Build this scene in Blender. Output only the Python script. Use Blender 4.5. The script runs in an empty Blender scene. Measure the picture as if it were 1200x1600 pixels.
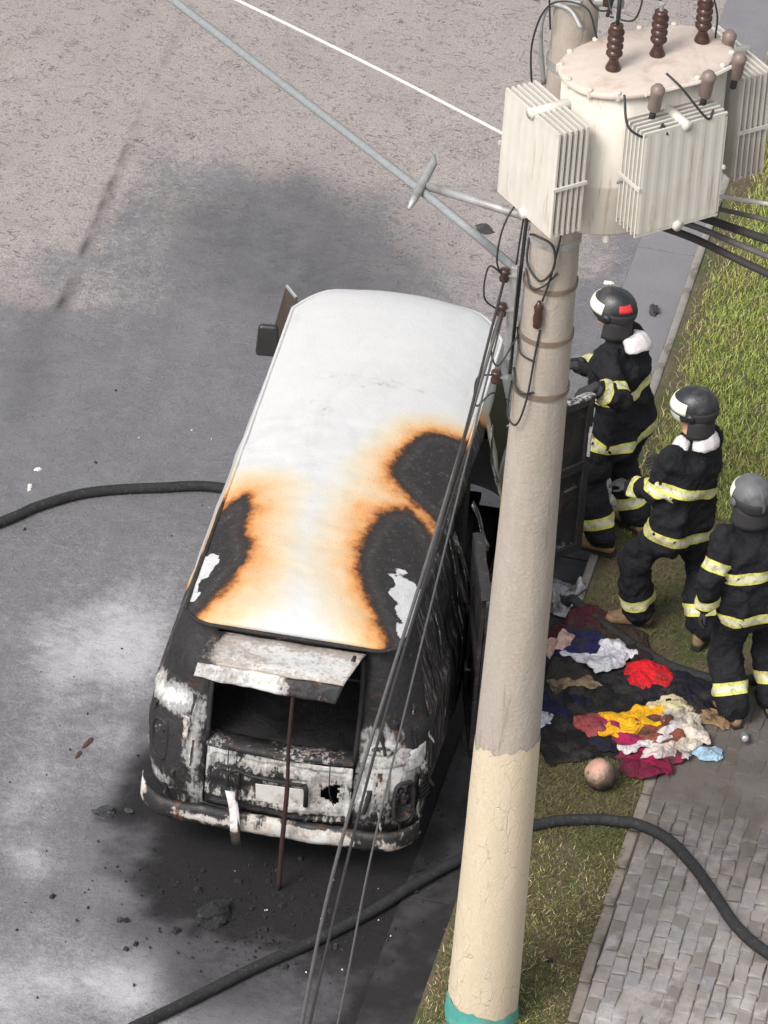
import bpy, bmesh, math, random
import numpy as np
from mathutils import Vector, Matrix, noise
from mathutils.bvhtree import BVHTree

random.seed(7)
RNG = np.random.default_rng(7)
scene = bpy.context.scene
COL = scene.collection
R = math.radians

# ------------------------------------------------------------------ camera
def look_axes(yaw, pitch, roll):
    fw = Vector((math.sin(yaw) * math.cos(pitch), math.cos(yaw) * math.cos(pitch), -math.sin(pitch)))
    rt = Vector((math.cos(yaw), -math.sin(yaw), 0))
    up = rt.cross(fw)
    r2 = rt * math.cos(roll) + up * math.sin(roll)
    u2 = -rt * math.sin(roll) + up * math.cos(roll)
    return r2, u2, fw

cam_data = bpy.data.cameras.new("camera")
cam = bpy.data.objects.new("camera", cam_data)
COL.objects.link(cam)
r2, u2, fw = look_axes(R(-8.096), R(34.10), R(4.376))
m = Matrix((r2, u2, -fw)).transposed().to_4x4()
m.translation = (5.836, -37.246, 28.318)
cam.matrix_world = m
cam_data.sensor_fit = 'VERTICAL'
cam_data.sensor_height = 24
cam_data.sensor_width = 18
cam_data.lens = 24 * 12005.5 / 1600
cam_data.clip_end = 800
scene.camera = cam

# ------------------------------------------------------------------ sky and sun (thin bright overcast)
SUN_EL, SUN_AZ = R(47), R(-150)      # azimuth measured from +y towards +x
world = bpy.data.worlds.new("World")
scene.world = world
world.use_nodes = True
wn = world.node_tree
for n_ in list(wn.nodes):
    wn.nodes.remove(n_)
wo = wn.nodes.new('ShaderNodeOutputWorld')
wb = wn.nodes.new('ShaderNodeBackground')
sky = wn.nodes.new('ShaderNodeTexSky')
sky.sky_type = 'NISHITA'
sky.sun_disc = False
sky.sun_elevation = SUN_EL
sky.sun_rotation = SUN_AZ
sky.air_density = 1.0
sky.dust_density = 4.0
sky.ozone_density = 1.0
hs = wn.nodes.new('ShaderNodeHueSaturation')
hs.inputs['Saturation'].default_value = 0.22      # cloud-white rather than blue
wn.links.new(sky.outputs[0], hs.inputs['Color'])
wn.links.new(hs.outputs[0], wb.inputs['Color'])
wb.inputs['Strength'].default_value = 0.14
wn.links.new(wb.outputs[0], wo.inputs[0])

sd = bpy.data.lights.new("sun", 'SUN')
sd.energy = 1.4
sd.angle = R(18)
sd.color = (1.0, 0.95, 0.88)
sun = bpy.data.objects.new("sun", sd)
COL.objects.link(sun)
dvec = Vector((math.sin(SUN_AZ) * math.cos(SUN_EL), math.cos(SUN_AZ) * math.cos(SUN_EL), math.sin(SUN_EL)))
sun.rotation_euler = dvec.to_track_quat('Z', 'Y').to_euler()
sun.location = (0, 0, 30)

scene.view_settings.view_transform = 'Standard'
scene.view_settings.look = 'None'
scene.view_settings.gamma = 1.0
scene.view_settings.exposure = 0.70
scene.view_settings.use_curve_mapping = False
scene.cycles.max_bounces = 6

# ------------------------------------------------------------------ material helpers
def mk(name, rough=0.8, metal=0.0, spec=None):
    mt = bpy.data.materials.new(name)
    mt.use_nodes = True
    nt = mt.node_tree
    b = nt.nodes['Principled BSDF']
    b.inputs['Roughness'].default_value = rough
    b.inputs['Metallic'].default_value = metal
    if spec is not None:
        b.inputs['Specular IOR Level'].default_value = spec
    return mt, nt, b

def sock(nt, s, v):
    if isinstance(v, bpy.types.NodeSocket):
        nt.links.new(v, s)
    elif isinstance(v, (tuple, list)) and len(v) == 3 and s.type == 'RGBA':
        s.default_value = (*v, 1)
    else:
        s.default_value = v

def tex_co(nt, kind='Object'):
    return nt.nodes.new('ShaderNodeTexCoord').outputs[kind]

def world_pos(nt):
    return nt.nodes.new('ShaderNodeNewGeometry').outputs['Position']

def scaled(nt, vec, s):
    n = nt.nodes.new('ShaderNodeMapping')
    nt.links.new(vec, n.inputs['Vector'])
    n.inputs['Scale'].default_value = s
    return n.outputs[0]

def noise_f(nt, vec, scale, detail=4, rough=0.55, dist=0.0):
    n = nt.nodes.new('ShaderNodeTexNoise')
    nt.links.new(vec, n.inputs['Vector'])
    n.inputs['Scale'].default_value = scale
    n.inputs['Detail'].default_value = detail
    n.inputs['Roughness'].default_value = rough
    n.inputs['Distortion'].default_value = dist
    return n.outputs['Fac']

def vor(nt, vec, scale, feature='F1', out='Distance'):
    n = nt.nodes.new('ShaderNodeTexVoronoi')
    n.feature = feature
    nt.links.new(vec, n.inputs['Vector'])
    n.inputs['Scale'].default_value = scale
    return n.outputs[out]

def math_n(nt, op, a, b=0.0, clamp=False):
    n = nt.nodes.new('ShaderNodeMath')
    n.operation = op
    n.use_clamp = clamp
    sock(nt, n.inputs[0], a)
    sock(nt, n.inputs[1], b)
    return n.outputs[0]

def remap(nt, v, a, b, c=0.0, d=1.0):
    n = nt.nodes.new('ShaderNodeMapRange')
    n.interpolation_type = 'SMOOTHSTEP'
    sock(nt, n.inputs[0], v)
    for i, q in enumerate((a, b, c, d)):
        n.inputs[i + 1].default_value = q
    return n.outputs[0]

def mixc(nt, f, a, b):
    n = nt.nodes.new('ShaderNodeMix')
    n.data_type = 'RGBA'
    sock(nt, n.inputs[0], f)
    sock(nt, n.inputs[6], a)
    sock(nt, n.inputs[7], b)
    return n.outputs[2]

def ramp(nt, f, stops):
    n = nt.nodes.new('ShaderNodeValToRGB')
    sock(nt, n.inputs[0], f)
    e = n.color_ramp.elements
    while len(e) > 1:
        e.remove(e[-1])
    e[0].position, e[0].color = stops[0][0], (*stops[0][1], 1)
    for p, c in stops[1:]:
        q = e.new(p)
        q.color = (*c, 1)
    return n.outputs[0]

def attr(nt, name, out='Fac'):
    n = nt.nodes.new('ShaderNodeAttribute')
    n.attribute_name = name
    return n.outputs[out]

def bump(nt, b, h, strength=0.3, dist=0.01):
    n = nt.nodes.new('ShaderNodeBump')
    n.inputs['Strength'].default_value = strength
    n.inputs['Distance'].default_value = dist
    nt.links.new(h, n.inputs['Height'])
    nt.links.new(n.outputs[0], b.inputs['Normal'])

def simple(name, col, rough=0.7, var=0.25, scale=12, metal=0.0, bmp=0.15, dirt=None, dirt_amt=0.4, bdist=0.004):
    """painted / cloth / metal surface: two-scale colour variation, fine relief, optional dirt"""
    mt, nt, b = mk(name, rough, metal)
    v = tex_co(nt)
    n1 = noise_f(nt, v, scale, 5, 0.6)
    lo = tuple(c * (1 - var) for c in col)
    hi = tuple(min(1, c * (1 + var)) for c in col)
    c = mixc(nt, n1, lo, hi)
    if dirt:
        n2 = noise_f(nt, v, scale * 0.35, 6, 0.65, 0.4)
        c = mixc(nt, math_n(nt, 'MULTIPLY', remap(nt, n2, 0.48, 0.7), dirt_amt), c, dirt)
    nt.links.new(c, b.inputs['Base Color'])
    if bmp:
        bump(nt, b, noise_f(nt, v, scale * 5, 4, 0.6), bmp, bdist)
    return mt

# ------------------------------------------------------------------ mesh helpers
def tag(o, label=None, cat=None, group=None, kind=None):
    if label: o['label'] = label
    if cat: o['category'] = cat
    if group: o['group'] = group
    if kind: o['kind'] = kind
    return o

def obj(name, me, mat=None, parent=None, smooth=True, loc=None):
    o = bpy.data.objects.new(name, me)
    COL.objects.link(o)
    if mat is not None and len(me.materials) == 0:
        me.materials.append(mat)
    if parent is not None:
        o.parent = parent
    if loc is not None:
        o.location = loc
    if smooth:
        me.polygons.foreach_set('use_smooth', [True] * len(me.polygons))
    return o

def empty(name, loc=(0, 0, 0), rz=0.0):
    o = bpy.data.objects.new(name, None)
    COL.objects.link(o)
    o.location = loc
    o.rotation_euler = (0, 0, rz)
    o.empty_display_size = 0.1
    return o

class MB:
    """collects shapes into ONE mesh"""
    def __init__(self):
        self.v, self.f = [], []
    def add(self, vs, fs):
        k = len(self.v)
        self.v += [tuple(p) for p in vs]
        self.f += [tuple(i + k for i in f) for f in fs]
        return self
    def box(self, c, s, rz=0.0, mat=None, taper=1.0):
        cx, cy, cz = c
        hx, hy, hz = s[0] / 2, s[1] / 2, s[2] / 2
        P = []
        for z, t in ((-hz, 1), (hz, taper)):
            for x, y in ((-hx, -hy), (hx, -hy), (hx, hy), (-hx, hy)):
                q = Vector((x * t, y * t, z))
                if rz:
                    q = Matrix.Rotation(rz, 3, 'Z') @ q
                if mat is not None:
                    q = mat @ q
                P.append((cx + q.x, cy + q.y, cz + q.z))
        return self.add(P, [(3, 2, 1, 0), (4, 5, 6, 7), (0, 1, 5, 4), (1, 2, 6, 5), (2, 3, 7, 6), (3, 0, 4, 7)])
    def tube(self, pts, r, n=8, caps=True, flat=1.0):
        pts = [Vector(p) for p in pts]
        rs = r if isinstance(r, (list, tuple)) else [r] * len(pts)
        rings = []
        ref = None
        for i, p in enumerate(pts):
            d = (pts[min(i + 1, len(pts) - 1)] - pts[max(i - 1, 0)]).normalized()
            if ref is None:
                ref = Vector((0, 0, 1)) if abs(d.z) < 0.9 else Vector((1, 0, 0))
            a = d.cross(ref)
            if a.length < 1e-4:
                a = d.orthogonal()
            a.normalize()
            bq = a.cross(d).normalized()
            ref = bq
            rings.append([p + (a * math.cos(t) + bq * math.sin(t) * flat) * rs[i] for t in (2 * math.pi * k / n for k in range(n))])
        vs = [q for ring in rings for q in ring]
        fs = []
        for i in range(len(pts) - 1):
            for k in range(n):
                k2 = (k + 1) % n
                fs.append((i * n + k, i * n + k2, (i + 1) * n + k2, (i + 1) * n + k))
        if caps:
            fs.append(tuple(range(n - 1, -1, -1)))
            fs.append(tuple((len(pts) - 1) * n + k for k in range(n)))
        return self.add(vs, fs)
    def lathe(self, prof, c=(0, 0, 0), n=24, mat=None):
        vs, fs = [], []
        for r, z in prof:
            for k in range(n):
                t = 2 * math.pi * k / n
                q = Vector((r * math.cos(t), r * math.sin(t), z))
                if mat is not None:
                    q = mat @ q
                vs.append((c[0] + q.x, c[1] + q.y, c[2] + q.z))
        for i in range(len(prof) - 1):
            for k in range(n):
                k2 = (k + 1) % n
                fs.append((i * n + k, i * n + k2, (i + 1) * n + k2, (i + 1) * n + k))
        fs.append(tuple(range(n - 1, -1, -1)))
        fs.append(tuple((len(prof) - 1) * n + k for k in range(n)))
        return self.add(vs, fs)
    def grid(self, rows, closed=False):
        nr, nc = len(rows), len(rows[0])
        vs = [q for r in rows for q in r]
        fs = []
        for i in range(nr - 1):
            for k in range(nc - (0 if closed else 1)):
                k2 = (k + 1) % nc
                fs.append((i * nc + k, i * nc + k2, (i + 1) * nc + k2, (i + 1) * nc + k))
        return self.add(vs, fs)
    def mesh(self, name='m'):
        me = bpy.data.meshes.new(name)
        me.from_pydata(self.v, [], self.f)
        me.update()
        return me
    def build(self, name, mat, parent=None, smooth=False, bevel=0.0, solid=0.0, loc=None, autosmooth=None, seg=2):
        o = obj(name, self.mesh(name), mat, parent, smooth, loc)
        if solid:
            s = o.modifiers.new('solid', 'SOLIDIFY')
            s.thickness = abs(solid)
            s.offset = -1 if solid > 0 else 1
        if bevel:
            bv = o.modifiers.new('bevel', 'BEVEL')
            bv.width = bevel
            bv.segments = seg
            bv.limit_method = 'ANGLE'
            bv.angle_limit = R(40)
        return o

def set_attr(me, name, vals):
    a = me.attributes.new(name, 'FLOAT', 'POINT')
    a.data.foreach_set('value', np.asarray(vals, dtype=np.float32))

def spline(pts, n=10):
    """Catmull-Rom through pts"""
    P = [Vector(p) for p in pts]
    P = [P[0] * 2 - P[1]] + P + [P[-1] * 2 - P[-2]]
    out = []
    for i in range(1, len(P) - 2):
        a, b, c, d = P[i - 1], P[i], P[i + 1], P[i + 2]
        for k in range(n):
            t = k / n
            out.append(0.5 * ((2 * b) + (c - a) * t + (2 * a - 5 * b + 4 * c - d) * t * t + (3 * b - a - 3 * c + d) * t ** 3))
    out.append(P[-2])
    return out

def fbm(x, y, z=0.0, oct=4):
    return noise.fractal(Vector((x, y, z)), 0.8, 2.0, oct)

def poly_sd(px, py, poly):
    """signed distance to polygon (numpy), negative inside"""
    P = np.asarray(poly, float)
    d = np.full(px.shape, 1e9)
    ins = np.zeros(px.shape, bool)
    n = len(P)
    for i in range(n):
        a, b = P[i], P[(i + 1) % n]
        e = b - a
        wx, wy = px - a[0], py - a[1]
        t = np.clip((wx * e[0] + wy * e[1]) / (e @ e), 0, 1)
        d = np.minimum(d, (wx - t * e[0]) ** 2 + (wy - t * e[1]) ** 2)
        c = (a[1] > py) != (b[1] > py)
        with np.errstate(divide='ignore', invalid='ignore'):
            xx = (b[0] - a[0]) * (py - a[1]) / (b[1] - a[1] + 1e-12) + a[0]
        ins ^= c & (px < xx)
    d = np.sqrt(d)
    return np.where(ins, -d, d)

def sstep(a, b, x):
    t = np.clip((x - a) / (b - a), 0, 1)
    return t * t * (3 - 2 * t)

# the kerb line runs 1.7 degrees off the van's own axis: kerb, verge and pavement share this frame
STREET_O, STREET_A = (1.22, -0.5, 0.0), R(-1.72)
def street(x, y, z=0.0):
    c, s_ = math.cos(STREET_A), math.sin(STREET_A)
    return Vector((STREET_O[0] + x * c - y * s_, STREET_O[1] + x * s_ + y * c, z))

# ------------------------------------------------------------------ ground masks (plan coordinates, metres)
def build_ground():
    # --- distant ground sheet
    gm = simple('ground_soil', (0.16, 0.14, 0.11), 0.95, 0.3, 2)
    g = MB().add([(-300, -300, -0.06), (300, -300, -0.06), (300, 300, -0.06), (-300, 300, -0.06)], [(0, 1, 2, 3)]).build('ground', gm)
    tag(g, 'bare soil ground all round the street', 'ground', kind='structure')

    # --- road sheet
    def axis(a, b, st, far_lo, far_hi):
        mid = list(np.arange(a, b + 1e-6, st))
        lo = [far_lo + (a - far_lo) * (1 - (1 - t) ** 2) for t in np.linspace(0, 1, 8)[:-1]]
        hi = [b + (far_hi - b) * t ** 2 for t in np.linspace(0, 1, 8)[1:]]
        return np.array(lo + mid + hi)
    xs = axis(-4.6, 1.6, 0.05, -14, 1.7)
    xs = xs[xs <= 1.6 + 1e-6]
    ys = axis(-2.6, 13, 0.05, -80, 90)
    X, Y = np.meshgrid(xs, ys)
    z = np.zeros_like(X)
    for i in range(X.shape[0]):
        for k in range(X.shape[1]):
            x, y = X[i, k], Y[i, k]
            if -5 < x < 1.7 and -3 < y < 13.5:
                z[i, k] = 0.012 * fbm(x * 0.7, y * 0.7, 3, 2) * min(1, max(0, (0.7 - x) / 0.8))
    rows = [[(X[i, k], Y[i, k], z[i, k]) for k in range(X.shape[1])] for i in range(X.shape[0])]
    me = MB().grid(rows).mesh('road')
    nz = np.array([[fbm(x * 1.1, y * 1.1, 9, 4) if (-5 < x < 1.7 and -3 < y < 13.5) else 0 for x in xs] for y in ys])
    nz2 = np.array([[fbm(x * 2.7, y * 2.7, 19, 3) if (-5 < x < 1.7 and -3 < y < 13.5) else 0 for x in xs] for y in ys])
    # dry area: everything beyond the front of the splash of water
    wetpoly = [(-6, 4.3), (-3.6, 5.2), (-3.04, 5.88), (-2.62, 6.42), (-2.44, 7.25), (-2.14, 7.72), (-1.7, 8.0), (-0.96, 7.95), (-0.45, 7.3), (-0.1, 6.8), (0.28, 6.4),
               (0.55, 7.3), (0.8, 9.3), (1.4, 11.0), (1.4, -20), (-6, -20)]
    dsd = poly_sd(X, Y, wetpoly)
    dry = sstep(-1.0, 1.1, dsd + 0.5 * nz + 0.3 * nz2)
    seam = np.exp(-((X + 2.63 + 0.015 * nz2) / 0.040) ** 2) * np.clip(0.50 + 0.55 * nz + 0.5 * nz2, 0, .8) * sstep(15, 6.5, Y) * sstep(4.6, 5.6, Y)
    dark_edge = np.exp(-(poly_sd(X, Y, [(-1.9, 7.49), (-1.56, 7.86), (-0.91, 7.78), (-0.55, 7.28), (-0.5, 6.5), (-1.3, 6.5)]).clip(0) / 0.5) ** 2) * (0.38 + .2 * nz)
    band = np.exp(-((X + 2.75 + 0.12 * (Y - 6)) / 0.3) ** 2) * sstep(6.6, 5.8, Y) * sstep(3.6, 5.0, Y) * 0.3
    burn = [(-0.97, 0.55), (-0.92, 0.05), (-0.75, -0.40), (-0.4, -0.72), (0.3, -0.72), (0.62, -0.8), (0.72, -1.2), (0.62, -3), (1.6, -3), (1.6, 3.4), (1.3, 3.4), (0.9, 4.2), (-0.75, 4.2), (-0.95, 2)]
    bsd = poly_sd(X, Y, burn)
    soot = sstep(0.36, -0.26, bsd + 0.24 * nz + 0.16 * nz2)
    soot2 = sstep(0.5, -0.1, poly_sd(X, Y, [(-0.7, 0.2), (-0.62, -0.8), (-0.2, -1.15), (0.5, -1.0), (0.9, -1.9), (1.3, -2), (1.3, 0.4)]) + 0.15 * nz) * 0.6
    soot3 = 0.72 * sstep(0.0, 1.0, X + 0.12 * nz) * sstep(1.0, -0.2, Y)
    soot2 = np.maximum(soot2, soot3)
    soot = np.maximum(np.maximum(soot, soot2), np.maximum(seam, np.maximum(dark_edge, band)))
    def bl(cx, cy, sx, sy, a):
        return a * np.exp(-((X - cx) / sx) ** 2 - ((Y - cy) / sy) ** 2)
    ash = (bl(-1.62, 0.4, .22, .6, .62) + bl(-1.42, -0.2, .16, .35, .6) + bl(-1.5, -.9, .35, .5, .5) + bl(-0.75, -1.15, .42, .45, .9) + bl(-0.35, -1.45, .3, .35, .6)
           + bl(-1.45, 2.3, .35, .6, .62) + bl(-1.2, 1.3, .22, .8, .5) + bl(-1.8, 1.7, .3, .6, .6) + bl(-1.25, -1.7, .5, .5, .5) + bl(-2.2, 2.5, .5, .8, .35) + bl(-1.15, 3.2, .4, .6, .25))
    ash = np.clip(ash * (0.62 + 0.75 * nz + 0.35 * nz2), 0, 1)
    for nme, arr in (('dry', dry), ('soot', np.clip(soot, 0, 1)), ('ash', ash)):
        set_attr(me, nme, arr.ravel())
    mt, nt, b = mk('asphalt', 0.75)
    p = tex_co(nt)
    nf = noise_f(nt, p, 14, 6, 0.65)
    ng = noise_f(nt, p, 70, 3, 0.6)
    nh = noise_f(nt, p, 150, 2, 0.6)
    nl = noise_f(nt, p, 2.2, 5, 0.6)
    nm = noise_f(nt, p, 7, 5, 0.65)
    worm = noise_f(nt, scaled(nt, p, (1, 1.4, 1)), 10, 3, 0.55, 2.0)
    mid = remap(nt, math_n(nt, 'ABSOLUTE', math_n(nt, 'SUBTRACT', worm, 0.40)), 0.0, 0.030, 1, 0)
    grain = math_n(nt, 'ADD', math_n(nt, 'MULTIPLY', ng, 0.6), math_n(nt, 'MULTIPLY', nh, 0.4))
    wet_c = mixc(nt, nl, (0.092, 0.090, 0.097), (0.166, 0.163, 0.172))
    wet_c = mixc(nt, math_n(nt, 'MULTIPLY', remap(nt, nm, 0.4, 0.7), 0.35), wet_c, (0.19, 0.185, 0.2))
    wet_c = mixc(nt, math_n(nt, 'MULTIPLY', remap(nt, grain, 0.50, 0.66), 0.34), wet_c, (0.30, 0.29, 0.305))
    wet_c = mixc(nt, math_n(nt, 'MULTIPLY', remap(nt, grain, 0.48, 0.36), 0.3), wet_c, (0.045, 0.044, 0.05))
    dry_c = mixc(nt, nl, (0.235, 0.203, 0.190), (0.325, 0.290, 0.276))
    dry_c = mixc(nt, math_n(nt, 'MULTIPLY', remap(nt, grain, 0.49, 0.66), 0.6), dry_c, (0.44, 0.40, 0.385))
    dry_c = mixc(nt, math_n(nt, 'MULTIPLY', remap(nt, grain, 0.49, 0.36), 0.6), dry_c, (0.12, 0.10, 0.095))
    dry_c = mixc(nt, math_n(nt, 'MULTIPLY', mid, math_n(nt, 'MULTIPLY', remap(nt, nm, 0.42, 0.54), 0.9)), dry_c, (0.075, 0.06, 0.06))
    fd = remap(nt, math_n(nt, 'ADD', attr(nt, 'dry'), math_n(nt, 'MULTIPLY', math_n(nt, 'SUBTRACT', math_n(nt, 'ADD', nf, math_n(nt, 'MULTIPLY', ng, .6)), 0.8), 1.0)), 0.12, 0.88)
    c = mixc(nt, fd, wet_c, dry_c)
    c = mixc(nt, math_n(nt, 'MULTIPLY', math_n(nt, 'MULTIPLY', mid, remap(nt, nm, 0.5, 0.6)), 0.45), c, (0.05, 0.047, 0.047))
    # faint streaks of run-off and wheel wear along the street
    stk = noise_f(nt, scaled(nt, p, (5.5, 0.30, 1)), 1.0, 5, 0.6, 0.3)
    c = mixc(nt, math_n(nt, 'MULTIPLY', remap(nt, stk, 0.50, 0.75), 0.07), c, (0.07, 0.066, 0.07))
    c = mixc(nt, math_n(nt, 'MULTIPLY', remap(nt, stk, 0.48, 0.28), 0.06), c, (0.36, 0.345, 0.345))
    fa = remap(nt, math_n(nt, 'ADD', attr(nt, 'ash'), math_n(nt, 'MULTIPLY', math_n(nt, 'SUBTRACT', math_n(nt, 'ADD', nf, grain), 1.0), 0.75)), 0.05, 1.05)
    c = mixc(nt, math_n(nt, 'MULTIPLY', fa, 0.85), c, (0.44, 0.43, 0.455))
    fs = remap(nt, math_n(nt, 'ADD', attr(nt, 'soot'), math_n(nt, 'MULTIPLY', math_n(nt, 'SUBTRACT', math_n(nt, 'ADD', nf, grain), 1.0), 0.5)), 0.05, 1.0)
    c = mixc(nt, math_n(nt, 'MULTIPLY', fs, 0.95), c, mixc(nt, grain, (0.008, 0.008, 0.009), (0.026, 0.024, 0.025)))
    nt.links.new(c, b.inputs['Base Color'])
    rr = math_n(nt, 'ADD', 0.5, math_n(nt, 'MULTIPLY', fd, 0.38))
    rr = math_n(nt, 'ADD', rr, math_n(nt, 'MULTIPLY', ng, 0.12))
    nt.links.new(rr, b.inputs['Roughness'])
    nt.links.new(math_n(nt, 'SUBTRACT', 0.45, math_n(nt, 'MULTIPLY', fs, 0.38)), b.inputs['Specular IOR Level'])
    h = math_n(nt, 'ADD', grain, math_n(nt, 'SUBTRACT', nf, math_n(nt, 'MULTIPLY', mid, 0.6)))
    bump(nt, b, h, 0.55, 0.014)
    road = obj('road', me, mt)
    tag(road, 'asphalt road, dry and pinkish beyond, wet grey and sooty round the van', 'road', kind='structure')

    # --- concrete gutter strip with slabs
    gmt, nt, b = mk('gutter_concrete', 0.8, 0.0, 0.2)
    p = world_pos(nt)
    n1 = noise_f(nt, p, 3, 6, 0.65)
    c = mixc(nt, n1, (0.135, 0.132, 0.145), (0.215, 0.21, 0.222))
    c = mixc(nt, math_n(nt, 'MULTIPLY', remap(nt, noise_f(nt, p, 60, 3, 0.6), 0.5, 0.75), .4), c, (0.27, 0.26, 0.275))
    sepy = nt.nodes.new('ShaderNodeSeparateXYZ')
    nt.links.new(p, sepy.inputs[0])
    fs = remap(nt, math_n(nt, 'ADD', sepy.outputs[1], math_n(nt, 'MULTIPLY', n1, 1.6)), 4.3, 6.2, 1, 0)
    brk = remap(nt, noise_f(nt, p, 2.6, 6, 0.65), 0.35, 0.6, 0.9, 1.06)
    c = mixc(nt, math_n(nt, 'MULTIPLY', math_n(nt, 'MULTIPLY', fs, 0.94), brk), c, (0.020, 0.019, 0.019))
    nt.links.new(c, b.inputs['Base Color'])
    bump(nt, b, noise_f(nt, p, 55, 4, 0.6), 0.3, 0.006)
    gut = empty('gutter', STREET_O, STREET_A)
    tag(gut, 'smooth grey concrete gutter strip between road and kerb', 'gutter', kind='structure')
    MB().add([(-0.42, -60, 0.004), (0.04, -60, 0.004), (0.04, 70, 0.004), (-0.42, 70, 0.004)], [(0, 1, 2, 3)]).build('bed', gmt, gut)
    L = 3.9
    for i in range(-1, 5):
        y0 = i * L + 0.55
        q = MB().box((0, 0, 0), (0.405, L - 0.012, 0.03))
        q.build('slab', gmt, gut, bevel=0.003, loc=(-0.21, y0 + L / 2, -0.001 + 0.002 * random.random()))

    # --- kerb stones
    km = simple('kerb_concrete', (0.22, 0.205, 0.185), 0.95, 0.35, 9, dirt=(0.05, 0.042, 0.03), dirt_amt=0.9, bmp=0.5)
    kerb = empty('kerb', STREET_O, STREET_A)
    tag(kerb, 'low weathered concrete kerb between gutter and grass verge', 'kerb', kind='structure')
    first = MB().box((0, 0, 0), (0.06, 0.985, 0.26)).build('kerb_stone', km, kerb, bevel=0.018)
    for i in range(-4, 17):
        o = first if i == -4 else first.copy()
        if i != -4:
            COL.objects.link(o)
            o.parent = kerb
        o.location = (0.034 + 0.004 * (random.random() - .5), i * 1.0 + 0.5, (-0.03 if i > 1 else -0.105 if i < 1 else -.06) + 0.008 * random.random())
        o.rotation_euler = (0, R(random.uniform(-0.8, 0.8)), R(random.uniform(-0.3, 0.3)))

build_ground()
# ------------------------------------------------------------------ verge: soil, grass
VERGE_W0, VERGE_W1 = 0.066, 0.80
def verge_w1(y):
    """far edge of the verge: beyond the paved stretch the grass runs on to the right"""
    return VERGE_W1 + 2.6 * float(sstep(2.75, 3.25, y))
def verge_w0(y):
    """soil has washed over the sunken kerb at the near end"""
    return VERGE_W0 - 0.15 * float(sstep(1.9, 0.7, y))
def verge_z(x, y):
    t = (x - VERGE_W0) / (VERGE_W1 - VERGE_W0)
    z = 0.098 + 0.02 * math.sin(math.pi * min(1, max(0, t))) + 0.014 * fbm(x * 3, y * 3, 5, 3)
    if x > VERGE_W1 and y > 2.7:
        z += .012
    if x < VERGE_W0 + .03 and y < 1.9:
        k = min(1.0, (VERGE_W0 + .03 - x) / .18)
        z = z * (1 - k * k) + (0.022 + .012 * fbm(x * 8, y * 8, 15, 2)) * k * k
    return z

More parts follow.
